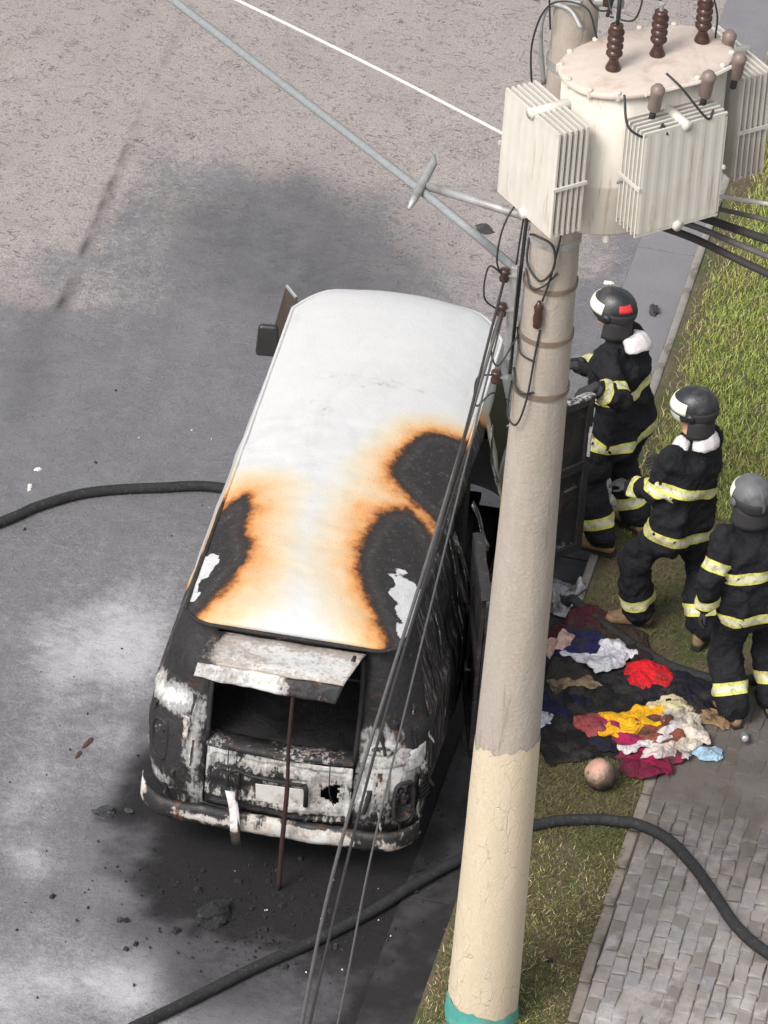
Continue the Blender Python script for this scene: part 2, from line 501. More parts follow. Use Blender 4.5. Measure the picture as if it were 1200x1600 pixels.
def build_verge():
    xs = np.linspace(VERGE_W0, VERGE_W1 + 0.02, 18)
    ys = np.concatenate([[-60, -30, -10], np.arange(-2.4, 14, 0.05), [20, 35, 70]])
    rows = [[(x, y, verge_z(x, y)) for x in (verge_w0(y) + (verge_w1(y) + .02 - verge_w0(y)) * np.linspace(0, 1, 26))] for y in ys]
    me = MB().grid(rows).mesh('verge')
    mt, nt, b = mk('verge_soil', 0.95)
    p = world_pos(nt)
    n1 = noise_f(nt, p, 5, 6, 0.65)
    n2 = noise_f(nt, p, 30, 4, 0.6)
    c = mixc(nt, n1, (0.035, 0.028, 0.018), (0.13, 0.10, 0.06))
    c = mixc(nt, remap(nt, noise_f(nt, p, 3.1, 5, 0.6), 0.45, 0.62), c, (0.055, 0.062, 0.02))
    c = mixc(nt, math_n(nt, 'MULTIPLY', remap(nt, n2, 0.55, 0.75), 0.5), c, (0.2, 0.16, 0.10))
    nt.links.new(c, b.inputs['Base Color'])
    bump(nt, b, n2, 0.8, 0.02)
    o = obj('verge', me, mt)
    o.location = STREET_O
    o.rotation_euler = (0, 0, STREET_A)
    tag(o, 'earth verge with worn grass between kerb and paved footway', 'verge', kind='structure')

    # grass blades
    vs, fs, cols = [], [], []
    rnd = random.Random(3)
    def blade(x, y, h, w, lean, col):
        z0 = verge_z(x, y) - 0.005
        a = rnd.uniform(0, 6.283)
        dx, dy = math.cos(a) * w, math.sin(a) * w
        la = rnd.uniform(0, 6.283)
        lx, ly = math.cos(la) * lean, math.sin(la) * lean
        k = len(vs)
        b0 = street(x, y)
        vs.extend([(b0.x - dx, b0.y - dy, z0), (b0.x + dx, b0.y + dy, z0),
                   (b0.x + lx * .4 + dx * .7, b0.y + ly * .4 + dy * .7, z0 + h * .62), (b0.x + lx * .4 - dx * .7, b0.y + ly * .4 - dy * .7, z0 + h * .62),
                   (b0.x + lx, b0.y + ly, z0 + h)])
        fs.extend([(k, k + 1, k + 2, k + 3), (k + 3, k + 2, k + 4)])
        cols.extend([col] * 5)
    greens = [(0.27, 0.34, 0.06), (0.35, 0.40, 0.09), (0.21, 0.28, 0.05), (0.44, 0.45, 0.15), (0.15, 0.21, 0.04)]
    straws = [(0.40, 0.32, 0.15), (0.32, 0.24, 0.11), (0.5, 0.42, 0.23), (0.22, 0.155, 0.07)]
    olive = [(0.085, 0.092, 0.022), (0.11, 0.11, 0.03), (0.06, 0.066, 0.016), (0.13, 0.12, 0.038)]
    n = 0
    while n < 165000:
        y = rnd.uniform(-2.0, 12.5)
        x = rnd.uniform(verge_w0(y) + .03, min(1.75, verge_w1(y)) + 0.02)
        q = fbm(x * 3.2, y * 3.2, 21, 3)
        q2 = fbm(x * 1.5, y * 1.5, 41, 3)
        n += 1
        if x > .85 and y < 4.2 and rnd.random() < .5: continue
        if y > 4.9 - 0.5 * q:                     # lush grass up the street
            edge = float(sstep(0.14, 0.30, x + 0.10 * q))
            if rnd.random() > 0.12 + 0.88 * edge:
                continue
            strawy = rnd.random() < 0.09 + 0.5 * (1 - edge) + (0.25 if q2 > 0.25 else 0)
            c = rnd.choice(straws if strawy else greens)
            h, w = rnd.uniform(0.022, 0.062), rnd.uniform(0.0020, 0.0038)
        elif y > 1.2:                             # trampled and wet round the van
            if rnd.random() > 0.72 + 0.4 * q:
                continue
            c = rnd.choice(olive + ([straws[3]] if rnd.random() < .3 else []))
            h, w = rnd.uniform(0.01, 0.032), rnd.uniform(0.002, 0.004)
        else:
            dens = 0.75 + 0.5 * q
            if rnd.random() > dens:
                continue
            g = q2 + (0.22 if (y < -0.3 and x > 0.35) else -0.28)
            c = rnd.choice(greens[:3] + olive if rnd.random() < 0.3 + g else straws[1:] + olive + olive[2:])
            h, w = rnd.uniform(0.008, 0.034), rnd.uniform(0.0018, 0.0034)
        if (street(x, y) - Vector((1.52, -1.08, 0))).length < 0.2:
            continue
        j = rnd.uniform(0.75, 1.25)
        blade(x, y, h, w, rnd.uniform(0.01, 0.055), tuple(k * j for k in c))
    me = bpy.data.meshes.new('grass')
    me.from_pydata(vs, [], fs)
    ca = me.color_attributes.new('col', 'FLOAT_COLOR', 'POINT')
    ca.data.foreach_set('color', np.c_[np.array(cols), np.ones(len(cols))].astype(np.float32).ravel())
    mt, nt, b = mk('grass_blade', 0.65)
    nt.links.new(attr(nt, 'col', 'Color'), b.inputs['Base Color'])
    o = obj('grass', me, mt, smooth=False)
    tag(o, 'yellow green and straw coloured grass on the verge', 'grass', kind='stuff')

# ------------------------------------------------------------------ paved footway
def build_pavement():
    mt, nt, b = mk('paver_concrete', 0.9)
    p = world_pos(nt)
    oi = nt.nodes.new('ShaderNodeObjectInfo').outputs['Random']
    n1 = noise_f(nt, p, 9, 6, 0.65)
    c = ramp(nt, oi, [(0.0, (0.15, 0.132, 0.12)), (0.35, (0.225, 0.20, 0.185)), (0.7, (0.27, 0.25, 0.24)), (1.0, (0.20, 0.195, 0.20))])
    c = mixc(nt, math_n(nt, 'MULTIPLY', remap(nt, n1, 0.4, 0.7), 0.45), c, (0.12, 0.10, 0.085))
    wash = remap(nt, math_n(nt, 'ADD', noise_f(nt, p, 1.7, 6, 0.62), math_n(nt, 'MULTIPLY', n1, 0.25)), 0.62, 0.76)
    c = mixc(nt, math_n(nt, 'MULTIPLY', wash, 0.8), c, (0.38, 0.36, 0.355))
    sp = nt.nodes.new('ShaderNodeSeparateXYZ')
    nt.links.new(p, sp.inputs[0])
    mud = remap(nt, math_n(nt, 'ADD', sp.outputs[1], math_n(nt, 'MULTIPLY', n1, 1.4)), 1.0, 2.2)
    c = mixc(nt, math_n(nt, 'MULTIPLY', mud, 0.8), c, (0.075, 0.062, 0.053))
    nt.links.new(c, b.inputs['Base Color'])
    bump(nt, b, math_n(nt, 'ADD', noise_f(nt, p, 80, 4, 0.65), n1), 0.6, 0.008)
    jm = simple('paver_joint_sand', (0.06, 0.05, 0.04), 0.98, 0.4, 20, bmp=0.6)
    root = empty('pavement', STREET_O, STREET_A)
    tag(root, 'worn footway of small grey brick pavers along the verge', 'pavement', kind='structure')
    X0, X1 = 0.80, 4.0
    MB().box(((X0 + X1) / 2, -28.4, 0.05), (X1 - X0, 63, 0.11)).build('bed', jm, root)
    gxs, gys = np.linspace(X0 + .09, X0 + 1.7, 34), np.arange(-1.9, 3.12, .05)
    MB().grid([[(x, y, 0.114 + 0.0105 * float(sstep(.7, 1.9, y + .3 * fbm(x * 2, y * 2, 8, 2))) + 0.018 * max(-.35, min(.7, fbm(x * 1.3, y * 1.3, 61, 3) + .25 * fbm(x * 9, y * 9, 5, 2)))) for x in gxs] for y in gys]).build('joint_sand', mt, root, smooth=True)
    # edging stones
    em = simple('edging_concrete', (0.19, 0.165, 0.145), 0.95, 0.35, 12, dirt=(0.05, 0.045, 0.025), dirt_amt=0.9, bmp=0.4)
    e0 = None
    for i in range(-5, 8):
        if e0 is None:
            e0 = MB().box((0, 0, 0), (0.075, 0.385, 0.1)).build('edging_stone', em, root, bevel=0.012)
            o = e0
        else:
            o = e0.copy(); COL.objects.link(o); o.parent = root
        o.location = (X0 + 0.045 + random.uniform(-.006, .006), i * 0.4 + 0.1, 0.066 + random.uniform(-.006, .006))
        o.rotation_euler = (R(random.uniform(-1, 1)), R(random.uniform(-2, 2)), R(random.uniform(-1.2, 1.2)))
    # pavers 10 x 20 cm, long side along the street, staggered by rows
    protos = []
    for k in range(5):
        rr = random.Random(k)
        q = MB()
        w, l, h = 0.083, 0.152, 0.06
        n = 1
        P = []
        for z, ins in ((-h / 2, 0), (h / 2 - 0.008, 0), (h / 2, 0.008)):
            for sx, sy in ((-1, -1), (1, -1), (1, 1), (-1, 1)):
                P.append((sx * (w / 2 - ins) + rr.uniform(-.008, .008), sy * (l / 2 - ins) + rr.uniform(-.012, .012), z + (rr.uniform(-.002, .002) if ins else 0)))
        F = [(0, 1, 5, 4), (1, 2, 6, 5), (2, 3, 7, 6), (3, 0, 4, 7), (4, 5, 9, 8), (5, 6, 10, 9), (6, 7, 11, 10), (7, 4, 8, 11), (8, 9, 10, 11)]
        q.add(P, F)
        protos.append(q)
    meshes = [q.mesh('paver') for q in protos]
    for mm in meshes:
        mm.materials.append(mt)
    rest = MB()
    made = 0
    cnt = []
    for cx in range(0, 34):
        for ry in range(-38, 20):
            x = X0 + 0.135 + cx * 0.09
            y = ry * 0.16 + (0.08 if cx % 2 else 0.0) + 0.02 * math.sin(cx * 1.7)
            cnt.append((x, y))
    for x, y in cnt:
        dz = 0.012 * fbm(x * 2.2, y * 2.2, 2, 2) + random.uniform(-.002, .002)
        rx, ry_, rz = R(random.uniform(-2.6, 2.6)), R(random.uniform(-2.6, 2.6)), R(random.uniform(-4, 4))
        k = random.randrange(5)
        if random.random() < 0.012:
            continue
        if x < X0 + 1.28 and -0.75 < y < 2.6 and made < 298:
            o = bpy.data.objects.new('paver', meshes[k])
            COL.objects.link(o)
            o.parent = root
            o.location = (x + random.uniform(-.004, .004), y + random.uniform(-.008, .008), 0.098 + dz)
            o.rotation_euler = (rx, ry_, rz)
            made += 1
        else:
            M = Matrix.Translation((x, y, 0.098 + dz)) @ Matrix.Rotation(rz, 4, 'Z') @ Matrix.Rotation(rx, 4, 'X') @ Matrix.Rotation(ry_, 4, 'Y')
            rest.add([M @ Vector(p_) for p_ in protos[k].v], protos[k].f)
    o = rest.build('far_pavers', mt, root)
    o['kind'] = 'stuff'

build_verge()
build_pavement()
# ------------------------------------------------------------------ burnt van
def interp(tab, z):
    return float(np.interp(z, [t[0] for t in tab], [t[1] for t in tab]))
HW = [(.30, .80), (.40, .845), (.55, .862), (.80, .868), (1.02, .858), (1.09, .850), (1.12, .832), (1.18, .818), (1.40, .760), (1.56, .712), (1.62, .694), (1.66, .680)]
RY = [(.30, .15), (.45, .11), (.65, .095), (.95, .115), (1.09, .135), (1.13, .150), (1.40, .215), (1.60, .275), (1.66, .300)]
FY = [(.30, 4.26), (.50, 4.31), (.90, 4.30), (1.08, 4.26), (1.14, 4.22), (1.40, 4.12), (1.60, 4.03), (1.66, 3.99)]
def zg(y):
    return 1.67 + 0.088 * (y - .32) / 3.565

def van_materials():
    M = {}
    # white paint, scorched: 'burn' = signed distance to the burnt-through patches
    mt, nt, b = mk('van_paint', 0.5, 0.0, 0.25)
    p = tex_co(nt)
    n1 = noise_f(nt, p, 7, 6, 0.6)
    n2 = noise_f(nt, p, 28, 5, 0.6)
    nl = noise_f(nt, p, 2.5, 4, 0.55)
    d = math_n(nt, 'ADD', attr(nt, 'burn'), math_n(nt, 'MULTIPLY', math_n(nt, 'SUBTRACT', n1, 0.5), 0.13))
    d = math_n(nt, 'ADD', d, math_n(nt, 'MULTIPLY', math_n(nt, 'SUBTRACT', n2, 0.5), 0.032))
    f = remap(nt, d, -0.12, 0.42)
    fl = nt.nodes[-1]
    fl.interpolation_type = 'LINEAR'
    white = mixc(nt, nl, (0.475, 0.475, 0.47), (0.525, 0.525, 0.53))
    white = mixc(nt, math_n(nt, 'MULTIPLY', remap(nt, n2, 0.55, 0.75), 0.35), white, (0.43, 0.43, 0.42))
    white = mixc(nt, math_n(nt, 'MULTIPLY', attr(nt, 'scuff'), remap(nt, n2, 0.42, 0.62)), white, (0.22, 0.21, 0.2))
    smear = noise_f(nt, scaled(nt, p, (1.0, .45, 1)), 3.0, 7, 0.68, 0.6)
    white = mixc(nt, math_n(nt, 'MULTIPLY', remap(nt, smear, 0.50, 0.72), 0.22), white, (0.30, 0.285, 0.26))
    blis = remap(nt, vor(nt, p, 34), 0.10, 0.32, 1, 0)
    heat = ramp(nt, f, [(0.0, (0.024, 0.0225, 0.0232)), (0.10, (0.036, 0.033, 0.0325)), (0.215, (0.026, 0.021, 0.020)), (0.25, (0.09, 0.038, 0.018)),
                        (0.285, (0.34, 0.13, 0.04)), (0.34, (0.55, 0.275, 0.105)), (0.44, (0.56, 0.39, 0.235)), (0.60, (0.53, 0.455, 0.34)), (0.8, (0.51, 0.475, 0.40)), (1.0, (0.51, 0.49, 0.445))])
    c = mixc(nt, remap(nt, f, 0.55, 0.95), heat, white)
    c = mixc(nt, math_n(nt, 'MULTIPLY', math_n(nt, 'MULTIPLY', remap(nt, n2, .54, .66), remap(nt, f, .62, .40)), .15), c, (0.16, 0.10, 0.07))
    # flakes of grey ash on the black
    fk = math_n(nt, 'MULTIPLY', remap(nt, f, 0.24, 0.12), remap(nt, noise_f(nt, p, 38, 6, 0.7, 0.6), 0.56, 0.68))
    c = mixc(nt, math_n(nt, 'MULTIPLY', fk, 0.26), c, (0.22, 0.21, 0.205))
    sk = noise_f(nt, scaled(nt, p, (1.0, 5.0, 0.7)), 7, 7, 0.65, 0.8)
    c = mixc(nt, math_n(nt, 'MULTIPLY', attr(nt, 'streak'), math_n(nt, 'MULTIPLY', remap(nt, f, 0.26, 0.16), math_n(nt, 'MULTIPLY', remap(nt, sk, 0.50, 0.66), 0.8))), c, mixc(nt, n2, (0.10, 0.095, 0.095), (0.34, 0.32, 0.30)))
    bare = remap(nt, math_n(nt, 'ADD', attr(nt, 'bare'), math_n(nt, 'MULTIPLY', math_n(nt, 'SUBTRACT', n2, 0.5), 0.5)), 0.42, 0.6)
    c = mixc(nt, bare, c, mixc(nt, n2, (0.36, 0.36, 0.37), (0.60, 0.60, 0.61)))
    nt.links.new(c, b.inputs['Base Color'])
    nt.links.new(remap(nt, f, 0.1, 0.7, 0.82, 0.42), b.inputs['Roughness'])
    bump(nt, b, math_n(nt, 'ADD', math_n(nt, 'ADD', n2, noise_f(nt, p, 90, 3, 0.6)), math_n(nt, 'MULTIPLY', math_n(nt, 'MULTIPLY', blis, remap(nt, f, .75, .35)), 1.2)), 0.35, 0.006)
    M['paint'] = mt
    # burnt sheet metal
    def burnt(name, lo, hi, rust=0.3, ash_col=(0.34, 0.335, 0.33), scale=5.0, dk=0.6):
        mt, nt, b = mk(name, 0.75, 0.0)
        p = tex_co(nt)
        a = attr(nt, 'ash')
        n1 = noise_f(nt, p, scale, 8, 0.68, 0.8)
        n2 = noise_f(nt, scaled(nt, p, (3.2, 3.2, 0.8)), scale * 2.2, 7, 0.65, 0.5)
        n3 = noise_f(nt, p, scale * 6, 5, 0.65)
        base = mixc(nt, n3, tuple(k * dk for k in (0.010, 0.0098, 0.0105)), tuple(k * dk for k in (0.042, 0.040, 0.043)))
        v = math_n(nt, 'ADD', a, math_n(nt, 'SUBTRACT', math_n(nt, 'ADD', math_n(nt, 'MULTIPLY', math_n(nt, 'ADD', n1, n2), 0.75), math_n(nt, 'MULTIPLY', n3, 0.40)), 0.95))
        g1 = remap(nt, v, lo, hi)
        c = mixc(nt, g1, base, mixc(nt, n3, tuple(k * 0.45 for k in ash_col), ash_col))
        c = mixc(nt, remap(nt, v, hi + 0.05, hi + 0.25), c, (0.52, 0.515, 0.505))
        fr = math_n(nt, 'MULTIPLY', remap(nt, noise_f(nt, p, scale * 1.7, 7, 0.7, 1.2), 0.56, 0.68), rust)
        c = mixc(nt, fr, c, (0.17, 0.062, 0.025))
        c = mixc(nt, math_n(nt, 'MULTIPLY', remap(nt, n3, 0.6, 0.7), 0.6), c, (0.012, 0.011, 0.011))
        nt.links.new(c, b.inputs['Base Color'])
        nt.links.new(remap(nt, n1, 0.3, 0.7, 0.42, 0.9), b.inputs['Roughness'])
        bump(nt, b, math_n(nt, 'ADD', n1, math_n(nt, 'MULTIPLY', n3, 0.6)), 0.55, 0.02)
        return mt
    M['burnt'] = burnt('burnt_sheet', 0.13, 0.34, 0.3, (0.36, 0.355, 0.35))
    M['burnt_dark'] = burnt('burnt_interior', 0.45, 0.7, 0.12, dk=0.45)
    M['burnt_ash'] = burnt('burnt_ashy_lid', 0.05, 0.18, 0.8, (0.45, 0.425, 0.405), 6.5)
    M['bumper'] = burnt('burnt_bumper', -0.06, 0.12, 0.5, (0.60, 0.54, 0.49), 4.0)
    M['pale'] = burnt('scorched_pale_skin', -0.30, 0.06, 0.3, (0.46, 0.40, 0.355), 5.0)
    M['rubber'] = simple('charred_tyre', (0.02, 0.02, 0.02), 0.9, 0.4, 30, bmp=0.5)
    M['rim'] = simple('scorched_rim', (0.12, 0.10, 0.09), 0.7, 0.5, 20, dirt=(0.15, 0.06, 0.03))
    M['rust'] = simple('rusty_rod', (0.028, 0.011, 0.010), 0.85, 0.4, 25, bmp=0.5)
    M['black'] = simple('black_plastic', (0.018, 0.018, 0.02), 0.45, 0.3, 20)
    M['plate'] = simple('burnt_plate', (0.55, 0.53, 0.50), 0.7, 0.2, 18, dirt=(0.10, 0.04, 0.02), dirt_amt=0.8)
    mt, nt, b = mk('sooty_glass', 0.5, 0.0, 0.2)
    c = mixc(nt, noise_f(nt, tex_co(nt), 5, 5, 0.6), (0.010, 0.010, 0.011), (0.045, 0.043, 0.04))
    nt.links.new(c, b.inputs['Base Color'])
    M['glass'] = mt
    M['amber'] = simple('brown_vent_glass', (0.035, 0.026, 0.018), 0.15, 0.4, 8, bmp=0)
    M['chrome'] = simple('chrome_edge', (0.75, 0.76, 0.78), 0.25, 0.1, 10, metal=0.9, bmp=0)
    return M

def build_van():
    M = van_materials()
    van = empty('burnt_van')
    tag(van, 'fire-gutted white van with scorched roof and propped-up tailgate', 'van')
    levels = [.30, .34, .38, .42, .46, .50, .55, .60, .66, .72, .78, .86, .90, .94, .98, 1.02, 1.06, 1.09, 1.12, 1.15, 1.18, 1.22, 1.27, 1.32, 1.37, 1.42, 1.47, 1.52, 1.56, 1.60, 1.63, 1.66]
    FX = 0.46
    def pt(kind, t, z):
        hw, ry, fy = interp(HW, z), interp(RY, z), interp(FY, z)
        if kind == 'rear':
            x, y = t, ry + 0.035 * (t / FX) ** 2
        elif kind == 'rr' or kind == 'rl':        # rear corners, t 0..90 deg
            s = 1 if kind == 'rr' else -1
            x = s * (FX + (hw - FX) * math.sin(t)); y = ry + 0.035 + (0.30) * (1 - math.cos(t))
        elif kind == 'side_r' or kind == 'side_l':
            s = 1 if kind == 'side_r' else -1
            bow = 0.012 * math.sin(math.pi * (t - .4) / 3.3)
            x, y = s * (hw + bow), t
        elif kind == 'fr' or kind == 'fl':
            s = 1 if kind == 'fr' else -1
            x = s * (FX + (hw - FX) * math.cos(t)); y = fy - 0.05 - 0.30 * (1 - math.sin(t))
        else:
            x, y = t, fy - 0.05 * (t / FX) ** 2
        zz = z if z < 1.18 else 1.18 + (z - 1.18) * (zg(min(max(y, .32), 3.95)) - 1.18) / 0.48
        return (x, y, zz)
    arc = [R(a) for a in (0, 12, 24, 36, 48, 60, 72, 82, 90)]
    def patch(name, cols, mat, hole=None, bare=None, burn=None, ash=None, dent=0.0, lv=levels, warp=None):
        rows, uv = [], []
        for z in lv:
            row = []
            for k, t in cols:
                q = Vector(pt(k, t, z))
                if dent:
                    d = dent * fbm(q.x * 3 + 5, q.y * 3, q.z * 3, 3)
                    n = Vector((q.x, 0.6 * (q.y - 2.2) if abs(q.y - 2.2) > 1.6 else 0, 0)).normalized()
                    q += n * d
                row.append(q); uv.append(q)
            rows.append(row)
        mb = MB().grid(rows)
        if hole:
            nc = len(cols)
            keep = []
            for i in range(len(lv) - 1):
                for k in range(nc - 1):
                    zc = (lv[i] + lv[i + 1]) / 2
                    a, b_ = Vector(pt(*cols[k], zc)), Vector(pt(*cols[k + 1], zc))
                    if not hole((a + b_) / 2, zc):
                        keep.append(mb.f[i * (nc - 1) + k])
            mb.f = keep
        o = mb.build(name, mat, van, smooth=True, solid=0.008)
        me = o.data
        P = np.array([tuple(q) for q in uv])
        nz = np.array([fbm(q[0] * 3.5, q[1] * 3.5, q[2] * 3.5, 4) for q in P])
        if burn is not None: set_attr(me, 'streak', np.ones(len(P)))
        for nm, fn in (('burn', burn), ('bare', bare), ('ash', ash)):
            if fn is not None:
                set_attr(me, nm, fn(P[:, 0], P[:, 1], P[:, 2], nz))
        return o
    rl = [('rl', a) for a in reversed(arc)]
    rr = [('rr', a) for a in arc]
    flat = [('rear', x) for x in (-.43, -.38, -.30, -.2, -.1, 0, .1, .2, .30, .38, .43)]
    def rear_ash(x, y, z, n):
        g = lambda cx, cz, sx, sz, a: a * np.exp(-((x - cx) / sx) ** 2 - ((z - cz) / sz) ** 2)
        return (g(-.74, 1.08, .17, .10, .70) + g(-.55, .86, .05, .28, .55) + g(-.80, .50, .10, .06, .5) + g(.60, 1.0, .12, .12, .62) + g(.70, .82, .12, .14, .55)
                + g(.52, .66, .05, .25, .42) + g(.75, .45, .15, .06, .35) + g(-.48, .5, .06, .1, .4) - g(-.78, .78, .10, .16, .3) - g(-.6, 1.4, .3, .2, .2) - g(.6, 1.4, .3, .2, .2) + 0.5 * n * 0.4)
    patch('rear_body', rl + flat + rr, M['burnt'], hole=lambda c, z: abs(c.x) < .455 and (.90 < z < 1.60 or .42 < z < .86), ash=rear_ash, dent=0.03)
    ys = [.62, .75, .9, 1.05, 1.2, 1.35, 1.5, 1.62, 1.75, 1.9, 2.05, 2.2, 2.35, 2.5, 2.65, 2.8, 2.95, 3.05, 3.2, 3.35, 3.5, 3.6]
    def side_burn(lim):
        return lambda x, y, z, n: (y - lim - 0.25 * n + 0.10 * (1.5 - z)) * 0.8
    sideR = [('rr', R(90))] + [('side_r', y) for y in ys] + [('fr', 0)]
    sideL = [('fl', 0)] + [('side_l', y) for y in reversed(ys)] + [('rl', R(90))]
    patch('right_side', sideR, M['paint'], hole=lambda c, z: (1.75 < c.y < 2.95 and .42 < z < 1.56) or (3.05 < c.y < 3.6 and 1.18 < z < 1.56), burn=side_burn(2.72), dent=0.02)
    patch('left_side', sideL, M['paint'], hole=lambda c, z: (3.05 < c.y < 3.6 and 1.18 < z < 1.56), burn=side_burn(1.35), dent=0.01)
    farc = [R(a) for a in (0, 10, 22, 34, 46, 58, 70, 80, 90)]
    fcols = [('fr', a) for a in farc] + [('front', x) for x in (.38, .2, 0, -.2, -.38)] + [('fl', a) for a in reversed(farc)]
    patch('front_body', fcols, M['paint'], hole=lambda c, z: abs(c.x) < .63 and 1.18 < z < 1.60, burn=lambda x, y, z, n: 0.4 + 0 * x)
    # glass and front details
    ws = MB().grid([[Vector(pt(k, t, z)) + Vector((0, -0.012, 0)) for k, t in [('fr', R(38))] + [('front', x) for x in (.44, .2, 0, -.2, -.44)] + [('fl', R(38))]] for z in (1.17, 1.3, 1.45, 1.61)])
    ws.build('windscreen', M['glass'], van, smooth=True)
    for s, kd in ((1, 'side_r'), (-1, 'side_l')):
        MB().grid([[Vector(pt(kd, y, z)) * 1 - Vector((s * 0.015, 0, 0)) for y in (3.03, 3.2, 3.4, 3.62)] for z in (1.17, 1.3, 1.45, 1.57)]).build('door_window', M['glass'], van, smooth=True)
    for s in (-1, 1):
        hl = MB().lathe([(0.0, 0.0), (.10, 0.0), (.105, .02), (.085, .05), (.04, .065), (0.0, .07)], (s * .6, 4.26, .80), 20, Matrix.Rotation(R(-90), 3, 'X'))
        hl.build('headlight', M['chrome'], van, smooth=True)
    # roof
    NU, NV = 65, 170
    us = np.sin(np.linspace(-1, 1, NU) * math.pi / 2) * 0.5 + np.linspace(-1, 1, NU) * 0.5
    rows = []
    for i in range(NV):
        v = i / (NV - 1)
        v = 0.5 - 0.5 * math.cos(math.pi * v) if False else v
        row = []
        for u in us:
            au = abs(u)
            yr = .255 + .12 * max(0, (au - .72) / .28) ** 2.2
            yf = 4.05 - .13 * u * u - .20 * max(0, (au - .65) / .35) ** 2
            vv = v ** 1.0
            y = yr + (yf - yr) * (0.5 - 0.5 * math.cos(math.pi * vv)) * 0.35 + (yf - yr) * vv * 0.65
            w = 0.672
            t = (y - yr) / (yf - yr)
            e = max(0.0, 1 - abs(2 * t - 1) ** 9)
            z = zg(y) + 0.125 * (1 - au ** 2.5) * (e ** 0.55)
            x = w * u
            z += 0.0035 * fbm(x * 4, y * 4, 1, 3) + (0.006 * fbm(x * 7, y * 7, 4, 3) if y < 2.4 else 0)
            row.append((x, y, z))
        rows.append(row)
    o = MB().grid(rows).build('roof', M['paint'], van, smooth=True, solid=0.01)
    P = np.array([q for r_ in rows for q in r_])
    X, Y = P[:, 0], P[:, 1]
    A = [(0.28, 1.99), (0.29, 2.14), (0.37, 2.41), (0.5, 2.5), (0.9, 2.62), (1.0, 2.4), (1.0, 1.6), (0.72, 1.54), (0.64, 1.58), (0.56, 1.69), (0.42, 1.79), (0.32, 1.88)]
    B = [(0.27, 1.21), (0.31, 1.5), (0.45, 1.6), (0.58, 1.54), (0.66, 1.42), (0.9, 1.2), (0.9, 0.1), (0.7, 0.1), (0.62, 0.20), (0.54, 0.37), (0.41, 0.62), (0.30, 0.84), (0.25, 1.02)]
    C = [(-0.9, 1.2), (-0.68, 1.36), (-0.62, 1.5), (-0.56, 1.55), (-0.49, 1.42), (-0.47, 1.11), (-0.41, 0.99), (-0.40, 0.85), (-0.46, 0.63), (-0.55, 0.42), (-0.61, 0.27), (-0.8, 0.2), (-0.9, 0.8)]
    d = np.minimum(np.minimum(poly_sd(X, Y, A), poly_sd(X, Y, B)), poly_sd(X, Y, C))
    # wide pale halo: keep the orange close to the burnt edge, paler up front
    d = np.where(d > 0, d * (0.74 + 0.6 * sstep(1.6, 2.5, Y)), d * 1.2)
    nz = np.array([fbm(q[0] * 2.2, q[1] * 2.2, 3, 3) for q in P])
    d = d + 0.06 * nz * sstep(0.0, 0.15, d) + 0.015
    set_attr(o.data, 'burn', np.clip(d, -0.3, 0.6))
    nz3 = np.array([fbm(q[0] * 9, q[1] * 9, 7, 3) for q in P])
    bare = np.maximum(sstep(0.05, -0.03, poly_sd(X, Y, [(0.47, 1.02), (0.59, 0.98), (0.675, 0.9), (0.675, 0.45), (0.64, 0.42), (0.56, 0.69)]) + 0.06 * nz3),
                      sstep(0.05, -0.03, poly_sd(X, Y, [(-0.70, 0.95), (-0.61, 0.9), (-0.63, 0.70), (-0.66, 0.46), (-0.70, 0.46)]) + 0.07 * nz3))
    set_attr(o.data, 'bare', bare)
    sc = np.zeros(len(X))
    for cx, cy, sx, sy, a in ((-.30, 2.86, .05, .012, .8), (.06, 2.855, .06, .014, 1), (-.05, 2.80, .02, .012, 1), (.30, 2.86, .015, .015, .9), (-.33, 2.57, .018, .018, .9), (-.2, 2.49, .02, .012, 1),
                              (-.24, 2.5, .01, .01, 1), (.3, 2.6, .015, .015, .7), (.1, 2.45, .3, .008, .25), (0, 2.9, .35, .01, .3), (.33, 2.47, .012, .012, .8), (-.63, 2.1, .012, .012, 1)):
        sc = np.maximum(sc, a * np.exp(-((X - cx) / sx) ** 2 - ((Y - cy) / sy) ** 2))
    set_attr(o.data, 'scuff', sc)
    # rain gutter round the roof
    gp = []
    n = 150
    def edge(u, v):
        au = abs(u)
        yr = .255 + .12 * max(0, (au - .72) / .28) ** 2.2
        yf = 4.05 - .13 * u * u - .20 * max(0, (au - .65) / .35) ** 2
        y = yr + (yf - yr) * v
        return Vector((u * 0.682, y, zg(y) - 0.006))
    for u in np.linspace(-1, 1, 31): gp.append(edge(u, 0) + Vector((0, -.008, 0)))
    for v in np.linspace(0, 1, 50)[1:]: gp.append(edge(1, v))
    for u in np.linspace(1, -1, 31)[1:]: gp.append(edge(u, 1) + Vector((0, .008, 0)))
    for v in np.linspace(1, 0, 50)[1:]: gp.append(edge(-1, v))
    gm = MB().tube(gp, 0.013, 6)
    go = gm.build('rain_gutter', M['paint'], van, smooth=True)
    G = np.array(gm.v)
    set_attr(go.data, 'burn', np.where(G[:, 1] < 0.5, -0.2, np.where(G[:, 0] > 0, (G[:, 1] - 2.45) * .6, (G[:, 1] - 1.5) * 0.6)))
    # tailgate, propped open: pale scorched skin, turned-down lip
    tg = empty('tailgate', (0, 0, 0)); tg.parent = van
    hx0, hx1 = -.47, .46
